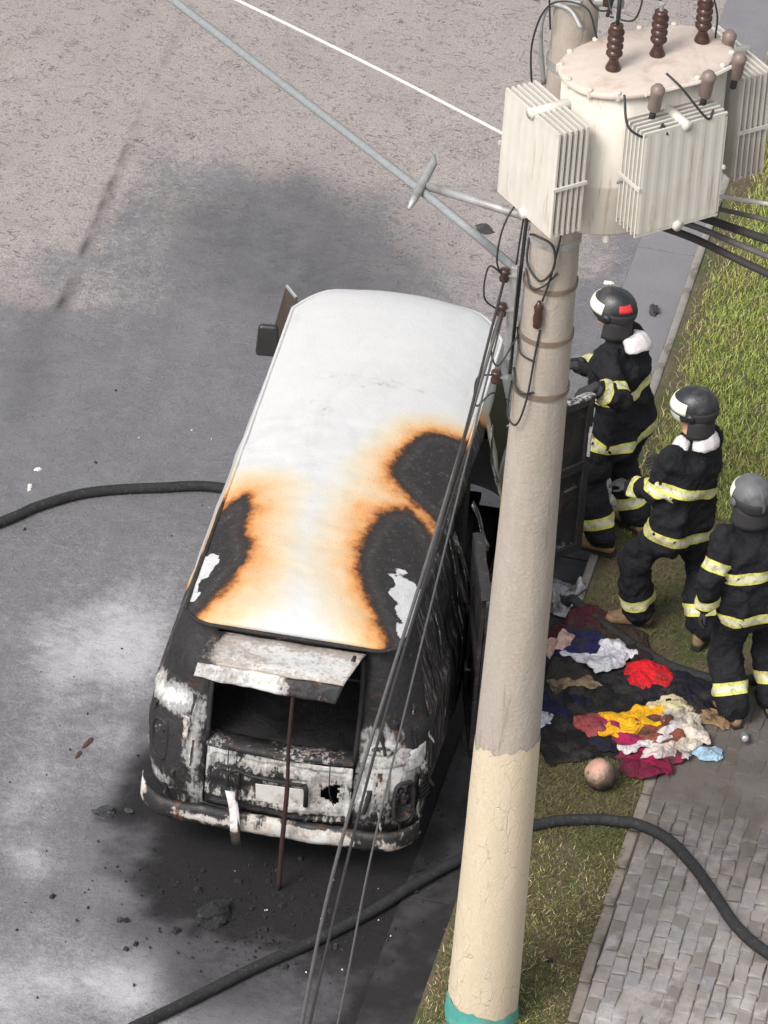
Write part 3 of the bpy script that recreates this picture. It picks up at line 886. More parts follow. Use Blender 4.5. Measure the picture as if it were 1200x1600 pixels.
    def tg_pt(s, t):     # s across 0..1, t along profile
        x = hx0 + (hx1 - hx0) * s
        prof = [(0, .262, 1.612), (.06, .20, 1.628), (.30, -.06, 1.650), (.36, -.115, 1.640), (.40, -.138, 1.615), (.52, -.165, 1.555), (.55, -.16, 1.548)]
        y = float(np.interp(t, [q[0] for q in prof], [q[1] for q in prof]))
        z = float(np.interp(t, [q[0] for q in prof], [q[2] for q in prof]))
        k = fbm(x * 4, t * 7, 11, 3)
        return Vector((x - .075 * (t / .55) + (0.03 * (t / .55) if s < .5 else -0.03 * t / .55) * abs(2 * s - 1) ** 3, y + 0.008 * k * t / .3, z + 0.006 * k + 0.035 * (0.5 - s) * t / .55))
    skin = MB().grid([[tg_pt(s, t) for s in np.linspace(0, 1, 40)] for t in np.linspace(0, .37, 18)])
    so = skin.build('upper_skin', M['pale'], tg, smooth=True, solid=0.01)
    V = np.array(skin.v)
    sx = (V[:, 0] - hx0) / (hx1 - hx0)
    tt = np.repeat(np.linspace(0, .37, 18), 40)
    set_attr(so.data, 'ash', 0.12 * np.sin(np.pi * np.clip(sx, 0, 1)) ** .5 + 0.22 * sstep(.03, .14, tt) * sstep(.40, .30, tt) - 0.12 - .35 * sstep(.10, .02, sx) + .12 * sx)
    lip = MB().grid([[tg_pt(s, t) for s in np.linspace(0, 1, 40)] for t in np.linspace(.37, .55, 10)])
    lo = lip.build('lower_lip', M['burnt_ash'], tg, smooth=True, solid=0.01)
    V = np.array(lip.v)
    sx = (V[:, 0] - hx0) / (hx1 - hx0)
    set_attr(lo.data, 'ash', 0.40 * sstep(.60, .40, sx) - 0.12 + 0.30 * np.exp(-((sx - .45) / .16) ** 2) * (np.tile(1, len(sx))))
    for s in (-.43, .40):
        MB().tube([(s, .235, 1.60), (s, .19, 1.635), (s, .13, 1.647)], .014, 6).build('hinge', M['burnt_dark'], tg, smooth=True)
    # interior seen through the tailgate opening
    shelf = MB().box((0, .62, .865), (1.2, .86, .03))
    shelf.box((0, 1.04, .66), (1.3, .03, .40))
    shelf.build('engine_shelf', M['burnt_dark'], van)
    MB().box((0, 2.4, .43), (1.56, 2.7, .05)).build('floor', M['burnt_dark'], van)
    seat = MB()
    seat.box((0, 2.98, .72), (1.35, .42, .10)); seat.box((0, 2.80, 1.0), (1.35, .09, .55)); seat.box((0, 3.0, .56), (1.2, .3, .25))
    seat.build('front_seat', M['burnt_dark'], van, bevel=.02)
    sr = MB()
    for i in range(9):
        x = -.5 + i * .125
        sr.tube([(x, 1.7, .9), (x + .02, 1.75, 1.25)], .008, 5)
    sr.tube([(-.55, 1.7, .9), (.55, 1.7, .9)], .014, 6); sr.tube([(-.55, 1.75, 1.27), (.6, 1.76, 1.25)], .014, 6)
    sr.build('seat_springs', M['burnt_dark'], van)
    MB().box((0, 3.85, 1.05), (1.45, .22, .18)).build('dashboard', M['black'], van, bevel=.03)
    st = MB().tube([Vector((-.38 + .19 * math.cos(t), 3.62 + .08 * math.sin(t), 1.10 + .17 * math.sin(t))) for t in np.linspace(0, 2 * math.pi, 25)], .013, 6, caps=False)
    st.tube([(-.38, 3.62, 1.10), (-.38, 3.85, .95)], .016, 6)
    st.build('steering_wheel', M['black'], van, smooth=True)
    # opening frame, charred, bent
    fr = MB()
    fr2 = MB()
    fr2.tube(spline([(-.455, .13, .90), (-.46, .19, 1.2), (-.455, .235, 1.42), (-.44, .27, 1.58)], 4), .016, 6)
    fr.tube(spline([(.455, .13, .90), (.46, .19, 1.2), (.455, .235, 1.42), (.44, .27, 1.58)], 4), .016, 6)
    fr.build('opening_frame', M['burnt_dark'], van, smooth=True)
    fr2.build('opening_frame', M['burnt_dark'], van, smooth=True)
    # sill below the opening
    sill = MB().grid([[(x, y + .035 * (x / FX) ** 2 + .01 * fbm(x * 5, z * 9, 1), z + .012 * fbm(x * 4, y * 4, 2)) for x in np.linspace(-.455, .455, 40)] for y, z in ((.22, .895), (.135, .905), (.095, .90), (.085, .885), (.10, .868), (.125, .86))])
    so = sill.build('sill', M['burnt_ash'], van, smooth=True, solid=0.01)
    V = np.array(sill.v)
    set_attr(so.data, 'ash', 0.12 * np.sin(V[:, 0] * 9) + 0.02)
    # engine lid, buckled, with plate recess
    lidp = lambda x, z: interp(RY, z) + .035 * (x / FX) ** 2
    def lid_y(x, z):
        y = lidp(x, z) - 0.012
        ed = min(x + .455, .455 - x, z - .43, .858 - z)
        y += 0.014 * (1 - min(1, max(0, ed) / .035)) * 0 + (0.012 if ed > .04 else 0)      # raised rim
        if -.24 < x < .18 and   .53 < z < .72:
            y += .022                                                                   # plate recess
        y += 0.020 * fbm(x * 5, z * 5, 8, 4) - 0.03 * math.exp(-((x - .1) / .3) ** 2 - ((z - .52) / .1) ** 2)
        return y
    gx = np.unique(np.concatenate([np.linspace(-.452, .452, 64), [-.241, -.239, .179, .181]]))
    gz = np.unique(np.concatenate([np.linspace(.43, .858, 40), [.529, .531, .719, .721]]))
    lid = MB().grid([[(x, lid_y(x, z), z) for x in gx] for z in gz])
    # ragged burn-through holes
    keep = []
    nc = len(gx)
    for i in range(len(gz) - 1):
        for k in range(nc - 1):
            x, z = (gx[k] + gx[k + 1]) / 2, (gz[i] + gz[i + 1]) / 2
            h = fbm(x * 8, z * 8, 33, 4)
            if math.exp(-((x - .33) / .09) ** 2 - ((z - .66) / .10) ** 2) + .5 * h > .75: continue
            if math.exp(-((x + .26) / .05) ** 2 - ((z - .70) / .05) ** 2) + .4 * h > .8: continue
            keep.append(lid.f[i * (nc - 1) + k])
    lid.f = keep
    lo = lid.build('engine_lid', M['burnt_ash'], van, smooth=True, solid=0.006)
    V = np.array(lid.v)
    la = 0.10 + 0.22 * np.exp(-((V[:, 2] - .80) / .05) ** 2) + 0.15 * (V[:, 0] > .15) - .12 * np.exp(-((V[:, 0] + .33) / .15) ** 2 - ((V[:, 2] - .72) / .12) ** 2) - 0.2 * (V[:, 2] < .5)
    set_attr(lo.data, 'ash', la + .02 + .14 * np.array([fbm(v[0] * 6, v[2] * 6, 77, 3) for v in lid.v]))
    MB().box((0, 1.0, .6), (.95, .02, .6)).box((0, .6, .5), (.7, .55, .3)).build('engine_block', M['burnt_dark'], van, bevel=.02)
    # licence plate, tilted
    pm = Matrix.Rotation(R(9), 3, 'X') @ Matrix.Rotation(R(-3), 3, 'Y')
    MB().box((.02, .085, .60), (.30, .006, .155), mat=pm).build('licence_plate', M['plate'], van, bevel=.004)
    br = MB()
    br.tube(spline([(-.30, .07, .62), (-.305, .06, .71), (-.25, .055, .76), (-.17, .055, .735), (.0, .055, .725), (.17, .055, .725)], 5), .012, 6)
    br.tube([(.17, .055, .73), (.185, .055, .69), (.185, .06, .57)], .016, 6)
    br.build('plate_lamp_bracket', M['burnt_dark'], van, smooth=True)
    hb = MB()
    hb.grid([[Vector((-.315 + .06 * s + .10 * t + .012 * math.sin(5 * t), .05 - .13 * t - .02 * math.sin(3 * t), .60 - .30 * t)) for s in (0, .5, 1)] for t in np.linspace(0, 1, 9)])
    ho = hb.build('hanging_strip', M['bumper'], van, smooth=True, solid=.006)
    set_attr(ho.data, 'ash', np.array([0.35 - 0.5 * (1 if v[2] < .38 else 0) for v in hb.v]))
    MB().tube(spline([(-.24, .04, .63), (-.235, .02, .55), (-.20, -.05, .42), (-.185, -.085, .33)], 4), .008, 6).build('bent_rod', M['rust'], van, smooth=True)
    # bumper
    path = []
    for t in np.linspace(-1, 1, 81):
        x = .875 * t
        a = abs(t)
        y = 0.0 + .03 * (a / .75) ** 2 if a < .78 else .0324 + .22 * ((a - .78) / .22) ** 2.2
        if a > .9: x = math.copysign(.875 * .9 + .09 * math.sin((a - .9) / .1 * math.pi / 2) * .9, t)
        path.append((x, y, a))
    rows = []
    sec = [(.05, .465), (.022, .475), (.004, .465), (-.006, .44), (-.006, .40), (-.004, .37), (.008, .345), (.03, .335), (.05, .34)]
    for x, y, a in path:
        rows.append([(x, y + sy + .012 * fbm(x * 6, sz * 6, 3, 3), sz - .006 + .014 * fbm(x * 3, 1, 6, 2)) for sy, sz in sec])
    bmb = MB().grid(rows)
    bo = bmb.build('rear_bumper', M['bumper'], van, smooth=True, solid=.006)
    V = np.array(bmb.v)
    bx, bz = V[:, 0], V[:, 2]
    nzb = np.array([fbm(v[0] * 6, v[2] * 14, 2, 3) for v in bmb.v])
    ba = -0.24 + .75 * sstep(-.80, -.86, bx) + .55 * np.exp(-((bx - .25) / .28) ** 2) * sstep(.47, .43, bz) + .42 * np.exp(-((bz - (.40 - .05 * (bx + .5))) / .03) ** 2) * (bx > -.68) * (bx < -.12) + .3 * np.exp(-((bx + .02) / .1) ** 2) + .25 * nzb + .16 * (bx > .62)
    set_attr(bo.data, 'ash', ba)
    # tail lights: burnt-out housings
    for s in (-1, 1):
        t = empty('tail_light'); t.parent = van
        c = Vector(pt('rr' if s > 0 else 'rl', R(48), .60 if s > 0 else .78))
        n = Vector((s * .62, -.78, 0)).normalized()
        rt_ = Vector((n.y, -n.x, 0)) * -1
        def ring(w, h, off, k=18):
            return [c + n * off + rt_ * (w * abs(math.cos(a)) ** .6 * math.copysign(1, math.cos(a))) + Vector((0, 0, h * abs(math.sin(a)) ** .6 * math.copysign(1, math.sin(a)))) for a in np.linspace(0, 2 * math.pi, k, endpoint=False)]
        hm = MB().grid([ring(.075, .15, -.01), ring(.075, .15, .015), ring(.062, .135, .018), ring(.058, .13, -.02), ring(.001, .001, -.02)], closed=True)
        hh = hm.build('housing', M['burnt_ash'] if s > 0 else M['burnt'], t, smooth=True)
        set_attr(hh.data, 'ash', np.full(len(hm.v), -0.12 if s > 0 else -0.05))
        for i in range(5):
            mm = MB()
            a = c + n * .0 + rt_ * random.uniform(-.04, .04) + Vector((0, 0, random.uniform(-.11, .11)))
            mm.box(a, (.04, .03, random.uniform(.03, .07)), rz=random.uniform(0, 3))
            lm = mm.build('melted_lens', M['burnt_ash'], t, bevel=.01)
            set_attr(lm.data, 'ash', np.full(len(mm.v), -.05 if s > 0 else 0.05))
    # pale residue run down where the right lamp was
    for i, (a, z, w, h) in enumerate(((38, .93, .11, .13), (60, .90, .10, .15), (25, .99, .10, .07), (74, .78, .05, .20), (24, .72, .05, .22))):
        rows = []
        for v in np.linspace(0, 1, 9):
            row = []
            for u in np.linspace(0, 1, 6):
                c = Vector(pt('rr', R(a + (u - .5) * w * 300), z + h * (.5 - v)))
                nn = Vector((math.sin(R(a)), -math.cos(R(a)), 0))
                row.append(c + nn * (.004 + .022 * max(0, .6 + fbm(u * 2 + i, v * 3, 9, 3)) * math.sin(math.pi * u) ** .4 * math.sin(math.pi * v) ** .4))
            rows.append(row)
        q = MB().grid(rows)
        ob = q.build('melted_residue', M['burnt_ash'], van, smooth=True)
        set_attr(ob.data, 'ash', np.array([(.30, .42, .2, .12, .18)[i] + .2 * fbm(v[0] * 20, v[1] * 20, v[2] * 20, 2) for v in q.v]))
    # torn and curled flakes of sheet metal and trim
    fr_ = random.Random(12)
    spots = [('rr', 20, 1.05), ('rr', 35, 1.12), ('rr', 55, 1.05), ('rr', 80, .98), ('rr', 15, .62), ('rr', 22, .50), ('rr', 85, .70), ('rr', 70, .50), ('rr', 48, .42),
             ('rl', 20, .95), ('rl', 30, .60), ('rl', 12, .78), ('rl', 60, .98), ('rl', 75, .66), ('rl', 40, .44), ('rl', 15, 1.12), ('rr', 88, 1.15), ('rr', 60, 1.22)]
    for i, (kd, a, z) in enumerate(spots):
        c = Vector(pt(kd, R(a), z)); sg = 1 if kd == 'rr' else -1
        nrm = Vector((sg * math.sin(R(a)), -math.cos(R(a)), 0)); tn = Vector((nrm.y, -nrm.x, 0))
        w, h = fr_.uniform(.015, .05), fr_.uniform(.06, .20)
        cu = fr_.uniform(.01, .05); sk_ = fr_.uniform(-.04, .04)
        q = MB().grid([[c + tn * (w * (u - .5) * (1 - .5 * v) * (1 + .6 * fbm(v * 5, i * 3.1, 4, 2)) + sk_ * v) + nrm * (.008 + cu * v * v + .006 * math.sin(7 * v + i)) + Vector((0, 0, h * (.5 - v))) for u in (0, .5, 1)] for v in np.linspace(0, 1, 7)])
        ob = q.build('torn_flake', M['burnt_ash'] if i % 3 else M['bumper'], van, smooth=True, solid=.003)
        set_attr(ob.data, 'ash', np.full(len(q.v), fr_.choice((-.25, -.1, .0, .15))))
    for i, (x0, x1) in enumerate(((-.33, -.30), (.30, .33))):
        MB().tube(spline([(x0, .16, .90), (x0 + .02, .06, .88), (x1, .03, .78 - .05 * i), (x1 + .03, .045, .66 - .04 * i)], 6), .004, 5).build('charred_wire', M['burnt_dark'] if i % 2 else M['rust'], van, smooth=True)
    # bent trim hanging along the right flank
    for i, (y, z0, z1, dy) in enumerate(((.70, 1.40, .62, -.06), (.95, 1.50, .80, -.10), (1.25, 1.55, .95, -.08), (1.45, 1.45, .70, -.12), (1.62, 1.60, 1.05, -.14))):
        rows = []
        for v in np.linspace(0, 1, 14):
            z = z0 + (z1 - z0) * v
            x = interp(HW, z) + .014 + .02 * math.sin(3 * v + i) ** 2
            rows.append([(x, y + dy * v + u + .015 * math.sin(6 * v + i), z) for u in (0, .012 + .01 * (i % 2), .03)])
        q = MB().grid(rows)
        ob = q.build('hanging_trim', M['burnt_ash'], van, smooth=True, solid=.003)
        set_attr(ob.data, 'ash', np.full(len(q.v), (-.12, .05, -.2, .0, .1)[i]))
    # vent flap on the right corner
    vf = MB()
    for i in range(6):
        z = .56 + i * .035
        c = Vector(pt('rr', R(78), z))
        vf.box(c + Vector((.006, 0, 0)), (.02, .11, .018), rz=R(-20))
    vf.build('corner_louvre', M['burnt'], van)
    # wheels
    for x in (-.70, .70):
        for y in (.95, 3.35):
            w = empty('wheel', (x, y, .30)); w.parent = van
            rot = Matrix.Rotation(R(90), 3, 'Y')
            MB().lathe([(.19, -.085), (.27, -.09), (.30, -.06), (.305, 0), (.30, .06), (.27, .09), (.19, .085)], (0, 0, 0), 32, rot).build('tyre', M['rubber'], w, smooth=True)
            MB().lathe([(0.0, -.03), (.10, -.03), (.17, -.05), (.195, -.088), (.195, .088), (.17, .05), (.10, .075), (.05, .09), (0, .09)], (0, 0, 0), 28, rot).build('rim', M['rim'], w, smooth=True)
    MB().box((0, .95, .28), (1.3, .07, .07)).box((0, 3.35, .28), (1.3, .07, .07)).box((0, 2.2, .36), (1.2, 3.6, .05)).build('chassis', M['burnt_dark'], van)
    # cargo doors, both swung open
    def door(h, e, z0, z1, name, tip):
        d = empty(name); d.parent = van
        h, e = Vector((*h, 0)), Vector((*e, 0))
        u = (e - h).normalized(); L = (e - h).length
        n = Vector((u.y, -u.x, 0))
        if n.y > 0: n = -n
        def P(s, z, off):
            lean = -.05 * max(0, z - 1.1)
            return h + u * (L * s + lean * 0) + n * (off + .012 * fbm(s * 4, z * 3, 6 + h.y, 3)) + Vector((0, 0, z))
        sk = MB().grid([[P(s, z, 0) for s in np.linspace(0, 1, 16)] for z in np.linspace(z0, z1, 24)])
        a = sk.build('skin', M['burnt'], d, smooth=True, solid=.03)
        V = np.array(sk.v)
        set_attr(a.data, 'ash', -.30 + .55 * sstep(.62, .44, V[:, 2]))
        f = MB()
        for s0, s1, za, zb in ((0, 1, z1 - .05, z1), (0, 1, z0, z0 + .06), (0, .07, z0, z1), (.93, 1, z0, z1), (.05, .95, 1.05, 1.11)):
            f.add([P(s0, za, .004), P(s1, za, .004), P(s1, zb, .004), P(s0, zb, .004), P(s0, za, .028), P(s1, za, .028), P(s1, zb, .028), P(s0, zb, .028)],
                  [(0, 1, 2, 3), (7, 6, 5, 4), (0, 4, 5, 1), (1, 5, 6, 2), (2, 6, 7, 3), (3, 7, 4, 0)])
        fo = f.build('inner_frame', M['burnt'], d)
        set_attr(fo.data, 'ash', np.full(len(f.v), -.3))
        eg = MB().grid([[P(s, z1 + dz, of) for s in np.linspace(-.01, 1.01, 8)] for of, dz in ((-.034, -.01), (-.034, .006), (.0, .012), (.03, .006), (.03, -.008))])
        eo = eg.build('top_edge', M['burnt_ash'], d)
        set_attr(eo.data, 'ash', np.full(len(eg.v), .12 if tip else -.25))
        if tip:
            sg = MB().grid([[P(s, z, .031 + .012 * (1 if abs(s - .975) < .01 else 0)) for s in (.955, .975, .995)] for z in np.linspace(1.15, 1.38, 8)])
            s2 = sg.build('edge_seal', M['burnt_ash'], d, solid=.005)
            set_attr(s2.data, 'ash', np.full(len(sg.v), .22))
        MB().tube([P(.8, .98, .04), P(.8, .98, .07), P(.66, .97, .07)], .012, 6).build('handle', M['burnt_dark'], d, smooth=True)
    door((.88, 2.97), (1.32, 3.50), .42, 1.60, 'front_cargo_door', True)
    door((.89, 1.74), (1.06, 1.04), .42, 1.60, 'rear_cargo_door', False)
    # charred strips hanging off the right side
    for i, (y, x0, x1, z0, z1) in enumerate(((1.66, .74, .90, 1.60, 1.05), (2.0, .78, .93, 1.62, 1.25), (2.85, .75, .86, 1.64, 1.28))):
        s = MB().grid([[Vector((x0 + (x1 - x0) * t + .02 * math.sin(4 * t + i), y + w + .10 * t * math.sin(i * 2.3), z0 + (z1 - z0) * t)) for w in (0, .035, .07)] for t in np.linspace(0, 1, 9)])
        so = s.build('peeled_strip', M['burnt_ash'], van, smooth=True, solid=.004)
        set_attr(so.data, 'ash', np.full(len(s.v), .02 + .05 * (i % 3)))
    # mirror and opened quarter light on the left
    mr = empty('wing_mirror'); mr.parent = van
    MB().tube(spline([(-.76, 4.02, 1.20), (-.84, 4.0, 1.24), (-.88, 3.97, 1.30)], 4), .012, 6).build('arm', M['black'], mr, smooth=True)
    MB().box((-.868, 3.95, 1.335), (.15, .06, .235), rz=R(8), taper=.86).build('housing', M['black'], mr, bevel=.028, seg=3)
    MB().box((-.863, 3.917, 1.335), (.12, .004, .19), rz=R(8)).build('glass', M['glass'], mr)
    q = empty('quarter_light'); q.parent = van
    MB().add([(-.75, 4.02, 1.22), (-.87, 4.20, 1.24), (-.815, 4.26, 1.56), (-.70, 4.05, 1.60)], [(0, 1, 2, 3)]).build('pane', M['amber'], q, solid=.008)
    MB().tube([(-.815, 4.26, 1.566), (-.72, 4.09, 1.596)], .012, 6).build('chrome_rim', M['chrome'], q)
    # stick that props the tailgate
    ro = MB().tube(spline([(.075, -.06, 0.0), (.078, -.075, .35), (.09, -.10, .80), (.086, -.13, 1.15), (.095, -.15, 1.575)], 5), [.014] * 5 + [.015] * 6 + [.012] * 10, 8)
    rod = ro.build('prop_stick', M['rust'], None, smooth=True)
    tag(rod, 'thin dark reddish-brown stick propping up the van tailgate', 'stick')
    return M

VM = build_van()
# ------------------------------------------------------------------ utility pole
PX, PY = 1.52, -1.08
def pole_r(z):
    return 0.213 - 0.0125 * z
def pole_c(z):
    return Vector((PX - 0.01 + 0.004 * z, PY, z))

def build_pole():
    root = empty('utility_pole', (PX, PY, 0))
    tag(root, 'tall round concrete pole with cream painted foot beside the van', 'pole')
    # concrete shaft
    mt, nt, b = mk('pole_concrete', 0.9)
    p = tex_co(nt)
    ps = scaled(nt, p, (1, 1, 0.25))
    n1 = noise_f(nt, ps, 9, 7, 0.65, 0.3)
    n2 = noise_f(nt, p, 45, 5, 0.65)
    c = mixc(nt, n1, (0.26, 0.222, 0.188), (0.42, 0.37, 0.32))
    c = mixc(nt, math_n(nt, 'MULTIPLY', remap(nt, n2, 0.5, 0.72), 0.3), c, (0.50, 0.44, 0.385))
    c = mixc(nt, math_n(nt, 'MULTIPLY', remap(nt, noise_f(nt, scaled(nt, p, (1, 1, .12)), 14, 6, 0.7, 0.6), 0.58, 0.72), 0.5), c, (0.13, 0.105, 0.085))
    nt.links.new(c, b.inputs['Base Color'])
    bump(nt, b, math_n(nt, 'ADD', n1, n2), 0.5, 0.012)
    mt2, nt, b = mk('pole_cream_paint', 0.85)
    p = tex_co(nt)
    n1 = noise_f(nt, scaled(nt, p, (1, 1, .4)), 10, 7, 0.65, 0.4)
    n2 = noise_f(nt, p, 60, 4, 0.65)
    c = mixc(nt, n1, (0.46, 0.375, 0.265), (0.60, 0.51, 0.385))
    crk = vor(nt, scaled(nt, mixv(nt, p, noise_f(nt, p, 12, 4)), (1, 1, .35)), 17, 'DISTANCE_TO_EDGE')
    cf = math_n(nt, 'MULTIPLY', remap(nt, crk, 0.0, 0.035, 1, 0), remap(nt, n1, 0.45, 0.6))
    c = mixc(nt, math_n(nt, 'MULTIPLY', cf, 0.35), c, (0.28, 0.21, 0.14))
    c = mixc(nt, math_n(nt, 'MULTIPLY', remap(nt, n2, 0.52, 0.7), 0.4), c, (0.62, 0.54, 0.42))
    nt.links.new(c, b.inputs['Base Color'])
    bump(nt, b, math_n(nt, 'SUBTRACT', math_n(nt, 'ADD', n1, n2), cf), 0.45, 0.01)
    teal = simple('teal_paint', (0.07, 0.30, 0.27), 0.75, 0.35, 14, dirt=(0.30, 0.28, 0.22), dirt_amt=0.5, bmp=.4)
    def sleeve(z0, z1, off, nz, amp=.003):
        rows = []
        for z in np.linspace(z0, z1, nz):
            cc = pole_c(z) - Vector((PX, PY, 0))
            rows.append([cc + Vector((math.cos(a), math.sin(a), 0)) * (pole_r(z) + off + amp * fbm(math.cos(a) * 1.5, math.sin(a) * 1.5, z * 1.2, 3)) for a in np.linspace(0, 2 * math.pi, 48, endpoint=False)])
        return MB().grid(rows, closed=True)
    s = sleeve(-.1, 10.2, 0, 120)
    s.f.append(tuple(range(len(s.v) - 48, len(s.v))))
    s.build('shaft', mt, root, smooth=True)
    # cream coat: uneven upper edge
    rows = []
    for t in np.linspace(0, 1, 40):
        row = []
        for a in np.linspace(0, 2 * math.pi, 48, endpoint=False):
            zt = 2.155 + .03 * math.cos(a) + .05 * fbm(math.cos(a) * 4, math.sin(a) * 4, 1, 4)
            z = .05 + (zt - .05) * t
            cc = pole_c(z) - Vector((PX, PY, 0))
            row.append(cc + Vector((math.cos(a), math.sin(a), 0)) * (pole_r(z) + .0035 + .003 * fbm(math.cos(a) * 1.5, math.sin(a) * 1.5, z * 1.2, 3)))
        rows.append(row)
    MB().grid(rows, closed=True).build('cream_coat', mt2, root, smooth=True, solid=0)
    rows = []
    for t in np.linspace(0, 1, 8):
        row = []
        for a in np.linspace(0, 2 * math.pi, 48, endpoint=False):
            zt = .235 + .03 * math.cos(a - 3.3) + .03 * fbm(math.cos(a) * 3, math.sin(a) * 3, 2, 3)
            z = .0 + zt * t
            rr = pole_r(z) + .018 + .010 * fbm(math.cos(a) * 2, math.sin(a) * 2, z * 9, 2) - .010 * t
            row.append(Vector((math.cos(a) * rr - .01, math.sin(a) * rr, z)))
        rows.append(row)
    MB().grid(rows, closed=True).build('teal_base', teal, root, smooth=True)
    steel = simple('galvanised', (0.36, 0.36, 0.36), 0.55, 0.25, 15, metal=.4, dirt=(0.12, 0.08, 0.05), dirt_amt=.5)
    rustm = simple('rusted_band', (0.16, 0.12, 0.09), 0.8, 0.4, 20)
    for z, h in ((4.62, .035), (4.98, .03), (5.32, .03), (5.62, .035), (6.2, .05), (6.75, .05)):
        cc = pole_c(z) - Vector((PX, PY, 0))
        rb = pole_r(z) + .004
        MB().lathe([(rb, -h / 2), (rb + .005, -h / 2), (rb + .005, h / 2), (rb, h / 2)], cc, 40).build('strap', rustm if z < 5.4 else steel, root, smooth=False)
    # rack of insulators on the van side of the pole
    ins = simple('brown_porcelain', (0.05, 0.024, 0.018), 0.25, 0.3, 12, bmp=.05)
    def local(p): return Vector(p) - Vector((PX, PY, 0))
    rk = empty('insulator_rack'); rk.parent = root
    MB().box(local((1.335, -1.17, 5.12)), (.04, .035, .62)).build('bar', steel, rk, bevel=.005)
    for z in (4.70, 5.15, 5.38):
        c0 = local((1.285, -1.20, z))
        MB().lathe([(.016, -.04), (.028, -.036), (.030, -.016), (.02, 0), (.030, .016), (.028, .036), (.016, .04)], c0, 16).build('spool', ins, rk, smooth=True)
        MB().box(local((1.31, -1.19, z)), (.09, .03, .012)).build('clevis', steel, rk)
    c0 = local((1.50, -1.26, 5.19))
    MB().lathe([(.010, -.09), (.024, -.08), (.028, -.02), (.022, .02), (.028, .05), (.016, .07), (.010, .09)], c0, 16).build('fuse_holder', ins, root, smooth=True)
    return steel, ins

def mixv(nt, vec, f):
    """jitter a coordinate by a noise value"""
    n = nt.nodes.new('ShaderNodeVectorMath')
    n.operation = 'ADD'
    nt.links.new(vec, n.inputs[0])
    nt.links.new(math_n(nt, 'MULTIPLY', f, 0.06), n.inputs[1])
    return n.outputs[0]

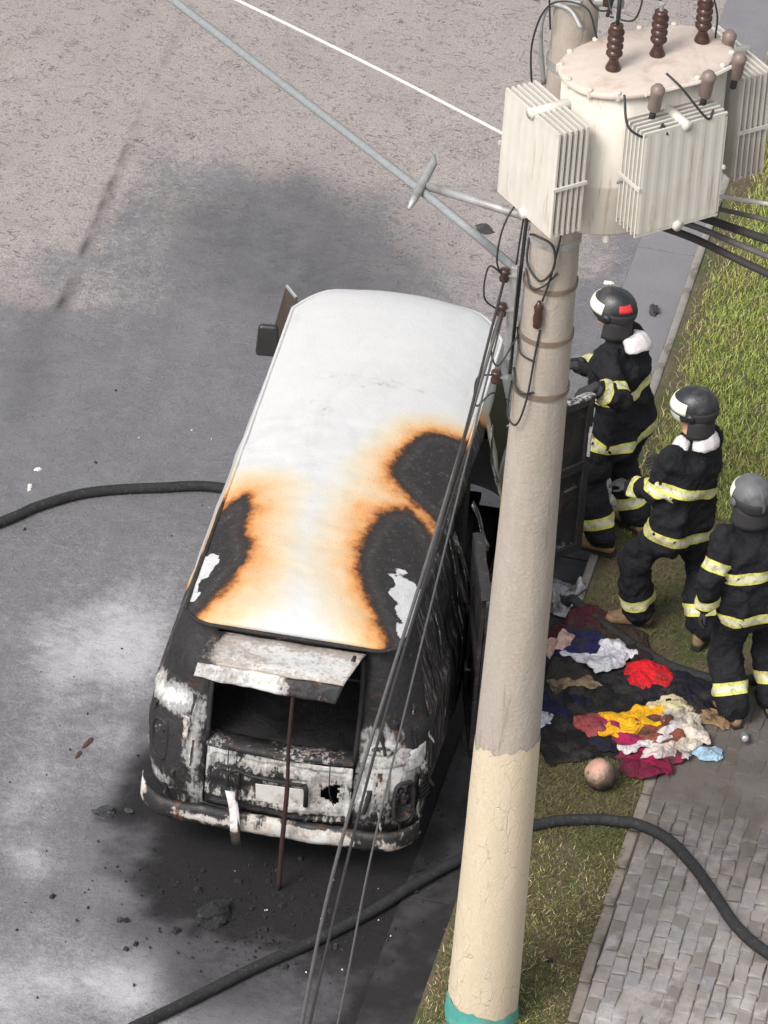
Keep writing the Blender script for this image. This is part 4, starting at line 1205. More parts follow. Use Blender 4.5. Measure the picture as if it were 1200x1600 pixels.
# ------------------------------------------------------------------ transformer
def build_transformer(steel, ins):
    T = Vector((1.986, -1.422, 6.11))
    root = empty('transformer', T, R(42))
    tag(root, 'pale grey pole-mounted transformer with finned radiators and brown insulators', 'transformer')
    # local: +x long axis, -y towards the camera, z from tank bottom, lid at .92
    paint = simple('transformer_paint', (0.60, 0.56, 0.495), 0.6, 0.14, 5, dirt=(0.34, 0.25, 0.18), dirt_amt=.45, bmp=.12)
    light = simple('transformer_fin_paint', (0.55, 0.525, 0.475), 0.6, 0.10, 5, dirt=(0.42, 0.36, 0.29), dirt_amt=.4, bmp=.12)
    lidm = simple('transformer_lid_paint', (0.52, 0.445, 0.39), 0.75, 0.16, 16, dirt=(0.36, 0.25, 0.18), dirt_amt=.55, bmp=.15)
    grey_ins = simple('grey_porcelain', (0.19, 0.145, 0.125), 0.4, 0.25, 10)
    wire = simple('black_lead', (0.02, 0.02, 0.022), 0.6, 0.3, 15)
    for m_ in (paint, light):
        nt = m_.node_tree; b = nt.nodes['Principled BSDF']
        old = b.inputs['Base Color'].links[0].from_socket
        run = noise_f(nt, scaled(nt, tex_co(nt), (1, 1, .10)), 26, 6, .7, .3)
        c = mixc(nt, math_n(nt, 'MULTIPLY', remap(nt, run, .55, .72), .55), old, (0.30, 0.20, 0.13))
        nt.links.new(c, b.inputs['Base Color'])
    H = .92
    A, B = .49, .285
    def oval(a, b, k=48, p=2.4):
        return [(a * math.copysign(abs(math.cos(t)) ** (2 / p), math.cos(t)), b * math.copysign(abs(math.sin(t)) ** (2 / p), math.sin(t))) for t in np.linspace(0, 2 * math.pi, k, endpoint=False)]
    def prism(prof):
        rows = [[(x, y, z) for x, y in oval(A + d, B + d)] for d, z in prof]
        m_ = MB().grid(rows, closed=True)
        m_.f.append(tuple(reversed(range(48)))); m_.f.append(tuple(range(len(m_.v) - 48, len(m_.v))))
        return m_
    prism([(-.02, 0), (0, .02), (0, .30), (.004, .31), (.004, .33), (0, .34), (0, H - .03)]).build('tank', paint, root, smooth=True, autosmooth=True)
    prism([(.022, H - .03), (.026, H - .025), (.026, H - .008), (.02, H), (.0, H + .006), (-.1, H + .022), (-.2, H + .028)]).build('lid', lidm, root, smooth=True)
    for i, (x, y) in enumerate(oval(A + .012, B + .012, 14)):
        MB().lathe([(.012, -.04), (.016, -.036), (.016, .012), (.008, .018)], (x, y, H), 8).build('lid_clamp', paint, root)
    # high-voltage bushings
    for i, x in enumerate((-.245, .055, .36)):
        bz = empty('high_voltage_bushing', (x, -.04 + .02 * i, H + .02)); bz.parent = root
        pr = [(.040, 0), (.042, .012), (.022, .03)]
        z = .05
        pr = [(.042, 0), (.044, .014), (.036, .035), (.026, .06), (.028, .075)]
        z = .085
        for k in range(4):
            pr += [(.034, z), (.046, z + .014), (.046, z + .028), (.036, z + .042)]
            z += .044
        pr += [(.036, z + .005), (.036, z + .02), (.012, z + .026)]
        MB().lathe(pr, (0, 0, 0), 20).build('porcelain', ins, bz, smooth=True)
        MB().lathe([(.012, 0), (.012, .04), (.02, .042), (.02, .055), (.008, .06)], (0, 0, z + .02), 12).build('terminal', steel, bz)
    # low-voltage bushings on the front of the tank
    for i, (x, y) in enumerate(((-.17, -.31), (.16, -.31), (.42, -.22), (.50, .0))):
        bz = empty('low_voltage_bushing', (x, y, H - .02)); bz.parent = root
        rot = Matrix.Rotation(R(9), 3, 'X')
        MB().lathe([(.012, -.09), (.030, -.085), (.036, -.075), (.036, .03), (.040, .04), (.040, .06), (.030, .07), (.026, .08), (.012, .085)], (0, -.05, .02), 18, rot).build('porcelain', grey_ins, bz, smooth=True)
        MB().lathe([(.01, -.16), (.018, -.155), (.018, -.11), (.012, -.10)], (0, -.05, .02), 10, rot).build('terminal', wire, bz)
    # rail the low-voltage bushings hang from
    MB().tube([(-.20, -.30, H - .01), (.16, -.315, H - .01), (.40, -.25, H - .01)], .012, 6).build('bushing_rail', paint, root)
    # radiators
    def fin_mesh(w, h, t=.010):
        n = 15
        rows_f, rows_b = [], []
        for k in range(n * 2 + 1):
            x = -w / 2 + w * k / (n * 2)
            d = t * (1.0 if k % 4 in (1, 2) else .80)
            if k in (0, n * 2): d = t * .5
            rows_f.append([(x, -d, -h / 2 + .02), (x, -d, h / 2 - .02)])
            rows_b.append([(x, d, -h / 2 + .02), (x, d, h / 2 - .02)])
        q = MB().grid(rows_f)
        q2 = MB().grid(rows_b)
        q.add(q2.v, [tuple(reversed(f)) for f in q2.f])
        q.box((0, 0, h / 2 - .012), (w, t * 1.3, .024))
        q.box((0, 0, -h / 2 + .012), (w, t * 1.3, .024))
        q.box((-w / 2 + .006, 0, 0), (.014, t * 1.3, h - .03))
        q.box((w / 2 - .006, 0, 0), (.014, t * 1.3, h - .03))
        return q.mesh('fin')
    FW, FH = .54, .66
    fm = fin_mesh(FW, FH)
    fm.materials.append(light)
    def radiator(cx, cy, ang, nf=6, gap=.036, w=FW):
        r = empty('radiator', (cx, cy, .45), ang); r.parent = root
        for k in range(nf):
            o = bpy.data.objects.new('fin', fm)
            COL.objects.link(o); o.parent = r
            o.location = (0, (k - (nf - 1) / 2) * gap, 0)
            if w != FW: o.scale = (w / FW, 1, 1)
        D = gap * nf
        for z in (FH / 2 - .012, -FH / 2 + .012):
            MB().tube([(0, -D / 2 - .01, z), (0, D / 2 + .12, z)], .03, 12).build('header_pipe', light, r, smooth=True)
        MB().box((0, 0, 0), (w + .03, .0, .0)) if False else None
        for sx in (-1, 1):
            MB().box((sx * (w / 2 + .006), 0, -.02), (.012, D, .02)).build('tie_bar', light, r)
        return r
    radiator(-.625, .0, R(-90))          # left end
    radiator(-.03, -.37, 0)              # front
    radiator(.61, -.06 + .12, R(90))     # right end
    # mounting bracket to the pole
    mb = MB()
    for z in (.18, .72):
        mb.box((-.10, .36, z), (.40, .12, .05))
    mb.box((-.10, .31, .45), (.30, .03, .75))
    mb.build('mounting_bracket', paint, root, bevel=.006)
    for x in (-.30, .25):
        MB().lathe([(.02, 0), (.02, .05), (.012, .055)], (x, -.2, -.05), 10).build('drain_plug', paint, root)
    # nozzle and thin pipe between tank and front radiator
    MB().tube(spline([(-.30, -.26, .36), (-.30, -.30, .40), (-.25, -.33, .43), (-.25, -.40, .36)], 4), .009, 6).build('valve_pipe', steel, root, smooth=True)
    def lead(pts, r=.007):
        MB().tube(spline(pts, 8), r, 6).build('lead', wire, root, smooth=True)
    lead([(-.17, -.44, .80), (-.22, -.45, .72), (-.36, -.40, .80), (-.34, -.30, .95)])
    lead([(.16, -.44, .80), (.10, -.47, .78), (-.02, -.38, .95), (-.06, -.28, 1.0)])
    lead([(-.17, -.44, .80), (-.15, -.47, .74)])
    lead([(-.245, -.04, H + .30), (-.255, -.06, H + .42), (-.22, 0, H + .54), (-.19, .08, H + .44), (-.20, .12, H + .26)], .012)
    lead([(.055, -.02, H + .30), (.06, .05, H + .45), (.0, .18, H + .62), (-.1, .30, H + .9)], .008)
    lead([(.36, 0, H + .30), (.34, .08, H + .5), (.2, .25, H + .8), (.0, .35, H + 1.2)], .008)
    return wire, paint

def build_wires(steel, wire, paint, ins):
    grey = simple('grey_cable', (0.23, 0.24, 0.25), 0.7, 0.3, 30, bmp=.3)
    white = simple('pale_wire', (0.62, 0.60, 0.58), 0.6, 0.15, 20)
    dark = simple('weathered_black_cable', (0.026, 0.024, 0.024), 0.7, 0.4, 20)
    palec = simple('weathered_grey_cable', (0.085, 0.082, 0.078), 0.7, 0.4, 20)
    def cable(name, pts, r, m, label, n=10, group=None):
        o = MB().tube(spline(pts, n), r, 8).build(name, m, None, smooth=True)
        tag(o, label, 'cable', group)
        return o
    far = lambda p, q, k: tuple(a + (b - a) * k for a, b in zip(p, q))
    P0, P1 = (.72, -.77, 5.575), (-1.26, 2.0, 4.92)
    cable('overhead_cable', [(1.33, -1.02, 5.31), P0, P1, far(P0, P1, 4)], .026, grey, 'thick grey overhead cable running from the pole to the upper left')
    cable('overhead_wire', [(1.45, -.98, 6.02), (1.20, -.80, 6.03), (-.871, 2.0, 4.984), (-6, 9, 2.2)], .010, white, 'thin white overhead wire meeting the left radiator')
    # arm with T head that carries the grey cable
    arm = empty('cable_arm', (1.40, -1.05, 5.68)); tag(arm, 'galvanised arm with a T-shaped head sticking out of the pole', 'bracket')
    A0 = Vector((1.40, -1.05, 5.68))
    MB().tube([Vector((1.40, -1.05, 5.68)) - A0, Vector((.75, -.75, 5.60)) - A0], .026, 10).build('bar', steel, arm, smooth=True)
    MB().tube([Vector((.685, -.98, 5.575)) - A0, Vector((.70, -.92, 5.60)) - A0, Vector((.715, -.80, 5.61)) - A0, Vector((.74, -.52, 5.61)) - A0, Vector((.73, -.46, 5.63)) - A0], [.010, .022, .026, .024, .012], 10).build('cross_head', steel, arm, smooth=True)
    # service cables running down the pole line, past the van
    cable('service_cable', [(1.29, -1.21, 5.15), (1.20, -2.6, 4.53), (1.17, -5.0, 4.23), (1.30, -6.9, 4.40), (1.5, -9.0, 4.6), (2.2, -16, 5.6)], .010, palec, 'pale grey service cable drooping across the van side to the bottom edge')
    cable('service_cable', [(1.29, -1.21, 5.38), (1.235, -2.6, 4.66), (1.215, -4.6, 4.28), (1.36, -7.2, 4.42), (1.6, -10, 4.9)], .008, dark, 'dark service cable close to the pale grey one')
    cable('service_cable', [(1.30, -1.2, 5.15), (1.26, -2.4, 4.50), (1.27, -4.5, 3.88), (1.40, -6.5, 3.9), (1.6, -10, 4.5)], .006, palec, 'thin grey service cable falling over the right end of the rear bumper')
    # bundle leaving to the right
    rows = [((1.60, -1.0, 5.80), (2.233, -1.25, 5.86), (2.80, -1.65, 5.93), .022, dark, 'thick dark cable at the lower side of the bundle under the transformer'),
            ((1.62, -1.0, 5.86), (2.24, -1.2, 5.90), (2.82, -1.6, 6.00), .018, palec, 'grey cable second from the bottom of the bundle under the transformer'),
            ((1.62, -1.0, 5.90), (2.26, -1.15, 5.93), (2.84, -1.55, 6.07), .024, dark, 'thick dark cable in the middle of the bundle under the transformer'),
            ((1.62, -1.0, 5.95), (2.28, -1.10, 5.97), (2.86, -1.45, 6.14), .014, palec, 'grey cable in the upper half of the bundle under the transformer'),
            ((1.62, -1.0, 6.0), (2.30, -1.0, 5.98), (2.88, -1.30, 6.16), .012, white, 'pale cable at the top of the bundle under the transformer')]
    for a, b_, c, r, m_, lab in rows:
        cable('bundled_cable', [a, b_, c, far(b_, c, 4)], r, m_, lab, group='cables leaving to the right under the transformer')
    # loose loops on the pole face
    def front(a_deg, z, off=.012):
        a = R(a_deg)
        cc = pole_c(z); rr = pole_r(z) + off
        return (cc.x + math.cos(a) * rr, cc.y + math.sin(a) * rr, z)
    cable('loop_wire', [front(-150, 5.62), front(-135, 5.48, .03), front(-100, 5.42, .05), front(-80, 5.52, .05), front(-85, 5.66, .05), front(-115, 5.70, .05), front(-140, 5.66, .02)], .007, wire, 'black wire looped in a ring on the pole below the left radiator', 8)
    cable('loop_wire', [front(-60, 5.95), front(-75, 5.62, .02), front(-85, 5.42, .03), front(-95, 5.28, .03)], .006, wire, 'black wire running down the pole from under the tank', 8)
    cable('loop_wire', [front(-95, 5.08), front(-100, 4.90, .02), front(-105, 4.62, .04), front(-118, 4.44, .05), front(-140, 4.48, .05), front(-155, 4.66, .02)], .006, wire, 'black wire hanging in a U on the pole face', 8)
    cable('loop_wire', [front(-165, 5.0), front(-130, 4.90, .03), front(-100, 4.86, .01)], .006, wire, 'short black wire wrapped round the pole at the upper strap', 8)
    cable('loop_wire', [front(-160, 4.74), front(-125, 4.64, .03), front(-95, 4.66, .01)], .006, wire, 'short black wire wrapped round the pole at the lower strap', 8)
    # tangle of thin wires between rack, pole and transformer
    rw = random.Random(21)
    lab = ['thin black wire slung from the rack up to the left radiator', 'thin black wire arching out beside the upper spool', 'thin black wire hanging slack below the middle spool', 'thin black wire crossing the pole face above the fuse holder',
           'thin black wire curling out to the left of the lowest spool', 'thin black wire dropping beside the riser cable', 'thin black wire looped behind the transformer lid', 'thin black wire rising past the bent conduit', 'thin black wire arching over the back of the lid', 'thin black wire fanning out from the cutout clamps', 'thin pale wire bowed over the pole beside the bent conduit', 'thin black wire coiled between the first bushing and the pole', 'thin black wire strung from the middle bushing to the pole top']
    tang = [[front(-170, 5.95), (1.27, -1.22, 5.75), (1.24, -1.24, 5.5), (1.285, -1.21, 5.36)],
            [(1.285, -1.21, 5.38), (1.20, -1.25, 5.45), (1.19, -1.26, 5.25), (1.285, -1.21, 5.14)],
            [(1.285, -1.21, 5.15), (1.25, -1.26, 4.95), (1.30, -1.27, 4.82), front(-150, 4.98)],
            [front(-150, 5.42), front(-120, 5.34, .03), front(-95, 5.38, .03), front(-70, 5.46)],
            [(1.285, -1.21, 4.72), (1.19, -1.28, 4.72), (1.20, -1.30, 4.55), (1.28, -1.25, 4.62), front(-165, 4.5)],
            [front(-172, 5.9, .03), front(-175, 5.5, .05), front(-170, 5.1, .06), front(-172, 4.75, .03)],
            [(1.62, -1.08, 7.20), (1.75, -1.15, 7.45), (1.90, -1.2, 7.35), (1.88, -1.22, 7.15), (1.74, -1.18, 7.12)],
            [(1.42, -1.2, 7.0), (1.40, -1.22, 7.35), (1.48, -1.2, 7.6), (1.6, -1.1, 7.9)],
            [(1.70, -1.0, 7.3), (1.9, -.9, 7.5), (2.15, -.95, 7.45), (2.3, -1.05, 7.2), (2.32, -1.12, 7.05)],
            [(1.74, -1.14, 7.25), (1.80, -1.0, 7.5), (1.85, -.9, 7.8), (1.9, -.8, 8.2)],
            [(1.36, -1.2, 6.5), (1.33, -1.22, 6.9), (1.42, -1.28, 7.2), (1.62, -1.34, 7.25), (1.70, -1.36, 7.08)],
            [(1.79, -1.56, 7.36), (1.70, -1.40, 7.5), (1.60, -1.3, 7.35), (1.68, -1.26, 7.2), (1.76, -1.34, 7.3), (1.66, -1.2, 7.5)],
            [(2.03, -1.39, 7.36), (1.95, -1.2, 7.6), (1.75, -1.05, 7.75), (1.6, -1.0, 8.2)]]
    for l_, t_ in zip(lab, tang):
        cable('loose_wire', t_, .0055, wire, l_, 8, group='loose wires on the pole and transformer')
    cable('riser_cable', [front(-165, 6.0, .02), front(-166, 5.6, .025), front(-163, 5.0, .03), front(-160, 4.7, .03)], .011, wire, 'black riser cable clipped to the van side of the pole', 8)
    cable('bent_conduit', [(1.40, -1.12, 6.6), (1.36, -1.14, 6.95), (1.40, -1.16, 7.12), (1.52, -1.22, 7.15), (1.60, -1.28, 7.08)], .014, steel, 'pale bent conduit beside the transformer lid', 8)
    # cutout hardware behind the lid
    cu = empty('cutout_bracket', (1.60, -1.0, 7.15)); tag(cu, 'grey steel bracket with clamps on the pole behind the lid', 'bracket')
    MB().tube([(-.32, -.02, -.02), (.0, -.12, .02), (.2, -.16, .05)], .03, 8).build('bar', steel, cu, smooth=True)
    MB().lathe([(.02, -.06), (.045, -.05), (.045, .05), (.02, .06)], (-.30, -.02, -.02), 12).build('clamp', steel, cu, smooth=True)
    MB().lathe([(.012, -.08), (.03, -.07), (.034, 0), (.03, .05), (.012, .09)], (.12, -.16, .10), 12).build('post_insulator', ins, cu, smooth=True)
    MB().box((-.05, -.10, .10), (.10, .03, .16), rz=.4).build('plate', steel, cu, bevel=.004)
    MB().tube([(-.10, .02, -.05), (-.12, -.18, .02), (-.02, -.24, .06)], .018, 8).build('strut', steel, cu, smooth=True)
    MB().lathe([(.012, -.08), (.03, -.07), (.034, 0), (.03, .05), (.012, .09)], (.24, -.10, .14), 12).build('post_insulator', ins, cu, smooth=True)

_st, _ins = build_pole()
_w, _p = build_transformer(_st, _ins)
build_wires(_st, _w, _p, _ins)
# ------------------------------------------------------------------ firefighters
def hull(bm, balls, sub=2):
    vs = []
    for p, r in balls:
        t = bmesh.new()
        bmesh.ops.create_icosphere(t, subdivisions=sub, radius=1.0)
        rr = r if isinstance(r, (tuple, list)) else (r, r, r)
        for v in t.verts:
            vs.append(bm.verts.new((p[0] + v.co.x * rr[0], p[1] + v.co.y * rr[1], p[2] + v.co.z * rr[2])))
        t.free()
    res = bmesh.ops.convex_hull(bm, input=vs)
    junk = [g for g in res['geom_interior'] if isinstance(g, bmesh.types.BMVert)]
    bmesh.ops.delete(bm, geom=junk, context='VERTS')

def remeshed(bm, voxel, smooth_it=6, fac=0.5):
    me = bpy.data.meshes.new('tmp')
    bm.to_mesh(me); bm.free()
    o = bpy.data.objects.new('tmp', me)
    COL.objects.link(o)
    r_ = o.modifiers.new('r', 'REMESH'); r_.mode = 'VOXEL'; r_.voxel_size = voxel
    if smooth_it:
        s = o.modifiers.new('s', 'SMOOTH'); s.iterations = smooth_it; s.factor = fac
    dg = bpy.context.evaluated_depsgraph_get()
    out = bpy.data.meshes.new_from_object(o.evaluated_get(dg))
    bpy.data.objects.remove(o); bpy.data.meshes.remove(me)
    return out

def ik(a, c, l1, l2, hint):
    a, c, hint = Vector(a), Vector(c), Vector(hint)
    d = c - a
    L = d.length
    if L > (l1 + l2) * 0.995:
        c = a + d.normalized() * (l1 + l2) * 0.995
        d = c - a; L = d.length
    x = (l1 * l1 - l2 * l2 + L * L) / (2 * L)
    h = math.sqrt(max(0, l1 * l1 - x * x))
    u = d.normalized()
    n = (hint - u * hint.dot(u)).normalized()
    return a + u * x + n * h, c

def person_materials():
    P = {}
    mt, nt, b = mk('turnout_cloth', 0.85)
    p = tex_co(nt)
    c = mixc(nt, noise_f(nt, p, 9, 6, 0.65), (0.006, 0.0062, 0.008), (0.022, 0.022, 0.026))
    c = mixc(nt, math_n(nt, 'MULTIPLY', remap(nt, noise_f(nt, p, 30, 5, 0.7), 0.55, 0.75), 0.4), c, (0.05, 0.047, 0.047))
    nt.links.new(c, b.inputs['Base Color'])
    b.inputs['Specular IOR Level'].default_value = 0.2
    bump(nt, b, math_n(nt, 'ADD', noise_f(nt, p, 26, 5, 0.6, 1.0), math_n(nt, 'MULTIPLY', noise_f(nt, p, 8, 4, 0.5, 2.0), 1.5)), 0.6, 0.02)
    P['cloth'] = mt
    P['skin'] = simple('skin', (0.45, 0.26, 0.18), 0.55, 0.12, 12)
    # reflective tape: lime with a silver centre stripe, grimy
    mt, nt, b = mk('reflective_tape', 0.5)
    p = tex_co(nt)
    f = attr(nt, 'stripe')
    c = mixc(nt, remap(nt, math_n(nt, 'ABSOLUTE', f), 0.42, 0.55, 1, 0), (0.62, 0.60, 0.14), (0.60, 0.585, 0.42))
    c = mixc(nt, math_n(nt, 'MULTIPLY', remap(nt, noise_f(nt, p, 22, 6, 0.7), 0.46, 0.66), 0.75), c, (0.24, 0.225, 0.12))
    c = mixc(nt, math_n(nt, 'MULTIPLY', remap(nt, noise_f(nt, p, 60, 5, 0.7), 0.56, 0.68), 0.6), c, (0.06, 0.06, 0.04))
    nt.links.new(c, b.inputs['Base Color'])
    bump(nt, b, noise_f(nt, p, 35, 4, 0.6), .5, .01)
    P['tape'] = mt
    P['shell'] = simple('helmet_black', (0.017, 0.0175, 0.021), 0.33, 0.5, 18, bmp=.3, dirt=(0.07, 0.066, 0.064), dirt_amt=.7, bdist=.008)
    P['shell_grey'] = simple('helmet_grey', (0.11, 0.113, 0.118), 0.5, 0.45, 14, bmp=.35, dirt=(0.035, 0.035, 0.035), dirt_amt=.85, bdist=.008)
    P['visor'] = simple('helmet_front_band', (0.78, 0.76, 0.62), 0.4, 0.1, 12)
    P['white'] = simple('white_hood', (0.58, 0.555, 0.55), 0.9, 0.2, 14, dirt=(0.42, 0.36, 0.33), dirt_amt=.5, bmp=.5, bdist=.01)
    P['glove'] = simple('dark_glove', (0.022, 0.021, 0.022), 0.8, 0.4, 20, bmp=.4)
    P['boot'] = simple('tan_boot', (0.23, 0.145, 0.075), 0.8, 0.4, 16, dirt=(0.03, 0.025, 0.02), dirt_amt=.8, bmp=.4)
    P['sole'] = simple('boot_sole', (0.015, 0.014, 0.013), 0.9, 0.3, 16)
    P['red'] = simple('red_badge', (0.55, 0.03, 0.03), 0.5, 0.15, 12)
    P['cuff'] = simple('knit_cuff', (0.55, 0.54, 0.52), 0.9, 0.2, 30)
    P['clear'] = simple('face_shield', (0.50, 0.50, 0.47), 0.15, 0.1, 10, bmp=0)
    return P
PM = person_materials()

def glove_mesh(name, wrist, d, palm_n, s=1.0, curl=.5, side=1):
    """wrist point, forward direction, palm normal; five separate bent fingers"""
    d = Vector(d).normalized(); n = Vector(palm_n); n = (n - d * n.dot(d)).normalized()
    w = d.cross(n) * side                         # towards the thumb
    bm = bmesh.new()
    W = Vector(wrist)
    pt = lambda a, b_, c: W + (d * a + w * b_ + n * c) * s
    hull(bm, [(pt(-.03, 0, 0), .036 * s), (pt(.02, 0, 0), .034 * s)], 1)
    hull(bm, [(pt(.015, .02, 0), .022 * s), (pt(.015, -.02, 0), .022 * s), (pt(.085, .034, 0), .015 * s), (pt(.08, -.034, 0), .014 * s)], 1)
    for b_, L in ((.034, .070), (.012, .080), (-.011, .074), (-.033, .056)):
        p0 = pt(.075, b_, 0)
        a1, a2 = curl * .7, curl * 1.6
        p1 = p0 + (d * math.cos(a1) + n * math.sin(a1)) * L * .5 * s
        p2 = p1 + (d * math.cos(a2) + n * math.sin(a2)) * L * .5 * s
        hull(bm, [(p0, .0105 * s), (p1, .010 * s)], 1); hull(bm, [(p1, .010 * s), (p2, .0085 * s)], 1)
    p0, p1, p2 = pt(.02, .03, .0), pt(.055, .06, .02), pt(.085, .062, .035)
    hull(bm, [(p0, .014 * s), (p1, .011 * s)], 1); hull(bm, [(p1, .011 * s), (p2, .0095 * s)], 1)
    me = remeshed(bm, .0055, 2)
    me.name = name
    return me

def firefighter(label, feet, pelvis, neck, head, fwd, head_fwd, hands, hints, toes, shell, extra, tape_rings, hand_dirs):
    fx = Vector((*fwd, 0)).normalized()
    lf = Vector((-fx.y, fx.x, 0))                 # person's left
    pelvis, neck, head = Vector(pelvis), Vector(neck), Vector(head)
    base = Vector(((feet[0][0] + feet[1][0]) / 2, (feet[0][1] + feet[1][1]) / 2, 0.12))
    root = empty('person', base)
    tag(root, label, 'person', 'firefighters in dark turnout gear by the van')
    rel = lambda p: Vector(p) - base
    pelvis, neck, head = rel(pelvis), rel(neck), rel(head)
    spine = (neck - pelvis).normalized()
    chest = pelvis + (neck - pelvis) * .68
    waist = pelvis + (neck - pelvis) * .25
    sh = [neck + lf * .185 - spine * .085, neck - lf * .185 - spine * .085]
    hip = [pelvis + lf * .10, pelvis - lf * .10]
    bm = bmesh.new()
    # coat
    hull(bm, [(sh[0] - lf * .02, .085), (sh[1] + lf * .02, .085), (chest + lf * .12 + fx * .035, .128), (chest - lf * .12 + fx * .035, .128), (chest - fx * .05 - lf * .08, .115), (chest - fx * .05 + lf * .08, .115), (waist + lf * .10, .140), (waist - lf * .10, .140)])
    hull(bm, [(waist + lf * .10, .140), (waist - lf * .10, .140), (pelvis + lf * .115 - spine * .02, .150), (pelvis - lf * .115 - spine * .02, .150)])
    hull(bm, [(pelvis + lf * .115 - spine * .0, .152), (pelvis - lf * .115 - spine * .0, .152), (pelvis + lf * .125 - spine * .10, .135), (pelvis - lf * .125 - spine * .10, .135)])
    hull(bm, [(neck - spine * .09, .115), (neck + spine * .035, .088)])          # collar
    hfx = Vector((*head_fwd, 0)).normalized()
    hull(bm, [(neck, .058), (head - Vector((0, 0, .06)), .058)])
    # head: skull, jaw, nose, ears
    hull(bm, [(head + Vector((0, 0, .03)) - hfx * .015, (.080, .080, .090)), (head + hfx * .02 + Vector((0, 0, .02)), (.074, .074, .085))])
    hull(bm, [(head + hfx * .055 - Vector((0, 0, .075)), .036), (head + hfx * .02 - Vector((0, 0, .04)), .062)])
    hull(bm, [(head + hfx * .09 + Vector((0, 0, .005)), .012), (head + hfx * .105 - Vector((0, 0, .025)), .016)])
    hl = Vector((-hfx.y, hfx.x, 0))
    for s in (1, -1):
        hull(bm, [(head + hl * s * .082 + Vector((0, 0, .0)), (.012, .018, .026))])
    # arms
    arms = []
    for i in range(2):
        hand = rel(hands[i])
        el, wr = ik(sh[i], hand, .29, .265, hints[i])
        arms.append((sh[i], el, wr))
        hull(bm, [(sh[i], .098), (sh[i] + (el - sh[i]) * .5, .092)])
        hull(bm, [(sh[i] + (el - sh[i]) * .5, .092), (el, .085)])
        hull(bm, [(el, .085), (el + (wr - el) * .55, .078)])
        hull(bm, [(el + (wr - el) * .55, .078), (wr - (wr - el).normalized() * .03, .070)])
    # legs
    legs = []
    for i in range(2):
        foot = rel((*feet[i], .12 + .10))
        kn, an = ik(hip[i], foot, .445, .43, Vector((*toes[i], 0)) + fx * .3)
        legs.append((hip[i], kn, an))
        hull(bm, [(hip[i] - spine * .03, .132), (hip[i] + (kn - hip[i]) * .5, .122)])
        hull(bm, [(hip[i] + (kn - hip[i]) * .5, .122), (kn, .115)])
        hull(bm, [(kn, .115), (kn + (an - kn) * .6, .112)])
        hull(bm, [(kn + (an - kn) * .6, .112), (an + Vector((0, 0, .035)), .112), (an + Vector((0, 0, .02)), .108)])
    me = remeshed(bm, .016, 8, .5)
    # cloth folds
    seed = base.x * 7
    co = [v.co.copy() for v in me.vertices]
    no = [v.normal.copy() for v in me.vertices]
    out = np.empty((len(co), 3), np.float32)
    for i, (p, nn) in enumerate(zip(co, no)):
        k = 1.0 if (p - head).length > .19 else 0.0
        f1 = noise.ridged_multi_fractal(Vector((p.x * 6 + seed, p.y * 6, p.z * 4.5)), 0.9, 2.0, 3, 0.9, 2.0)
        f2 = noise.fractal(Vector((p.x * 13, p.y * 13 + seed, p.z * 13)), 0.9, 2.0, 3)
        out[i] = p + nn * k * (0.028 * (f1 - 1.0) + 0.012 * f2)
    me.vertices.foreach_set('co', out.ravel())
    me.update()
    me.materials.append(PM['cloth']); me.materials.append(PM['skin'])
    mi = []
    for f in me.polygons:
        c = f.center
        mi.append(1 if (c - head).length < .15 and c.z > neck.z + .035 else 0)
    me.polygons.foreach_set('material_index', mi)
    me.name = 'body'
    body = obj('body', me, None, root)
    bvh = BVHTree.FromPolygons([tuple(v.co) for v in me.vertices], [tuple(p.vertices) for p in me.polygons])
    # tape rings
    segs = {'chest': (waist, chest), 'hem': (pelvis - spine * .10, pelvis), 'belly': (pelvis, waist),
            'arm_l': arms[0][:2], 'arm_r': arms[1][:2], 'fore_l': arms[0][1:], 'fore_r': arms[1][1:],
            'leg_l': legs[0][1:], 'leg_r': legs[1][1:], 'thigh_l': legs[0][:2], 'thigh_r': legs[1][:2]}
    for sname, t, wd, tilt in tape_rings:
        a, b_ = segs[sname]
        ax = (b_ - a).normalized()
        c = a + (b_ - a) * t
        if tilt:
            ax = (ax + lf * tilt).normalized()
        big = sname in ('chest', 'hem', 'belly')
        lim = .34 if big else .15
        u = ax.orthogonal().normalized(); w = ax.cross(u)
        N = 44
        rows = []
        strip = []
        for kz in np.linspace(-1, 1, 5):
            row = []
            ds = []
            for q in range(N):
                th = 2 * math.pi * q / N
                dr = u * math.cos(th) + w * math.sin(th)
                o_ = c + ax * (kz * wd / 2)
                hit = bvh.ray_cast(o_, dr, lim)
                ds.append(hit[3] if hit[0] is not None else None)
            good = [d for d in ds if d is not None]
            md = float(np.median(good)) if good else .09
            ds = [min(d, md * 1.55) if d is not None else md * 1.25 for d in ds]
            ds = [max(ds[q], .5 * (ds[q - 1] + ds[(q + 1) % N])) for q in range(N)]
            for q in range(N):
                th = 2 * math.pi * q / N
                dr = u * math.cos(th) + w * math.sin(th)
                row.append(c + ax * (kz * wd / 2) + dr * (ds[q] + .005))
                strip.append(kz)
            rows.append(row)
        mb = MB().grid(rows, closed=True)
        o = mb.build('reflective_band', PM['tape'], root, smooth=True)
        set_attr(o.data, 'stripe', strip)
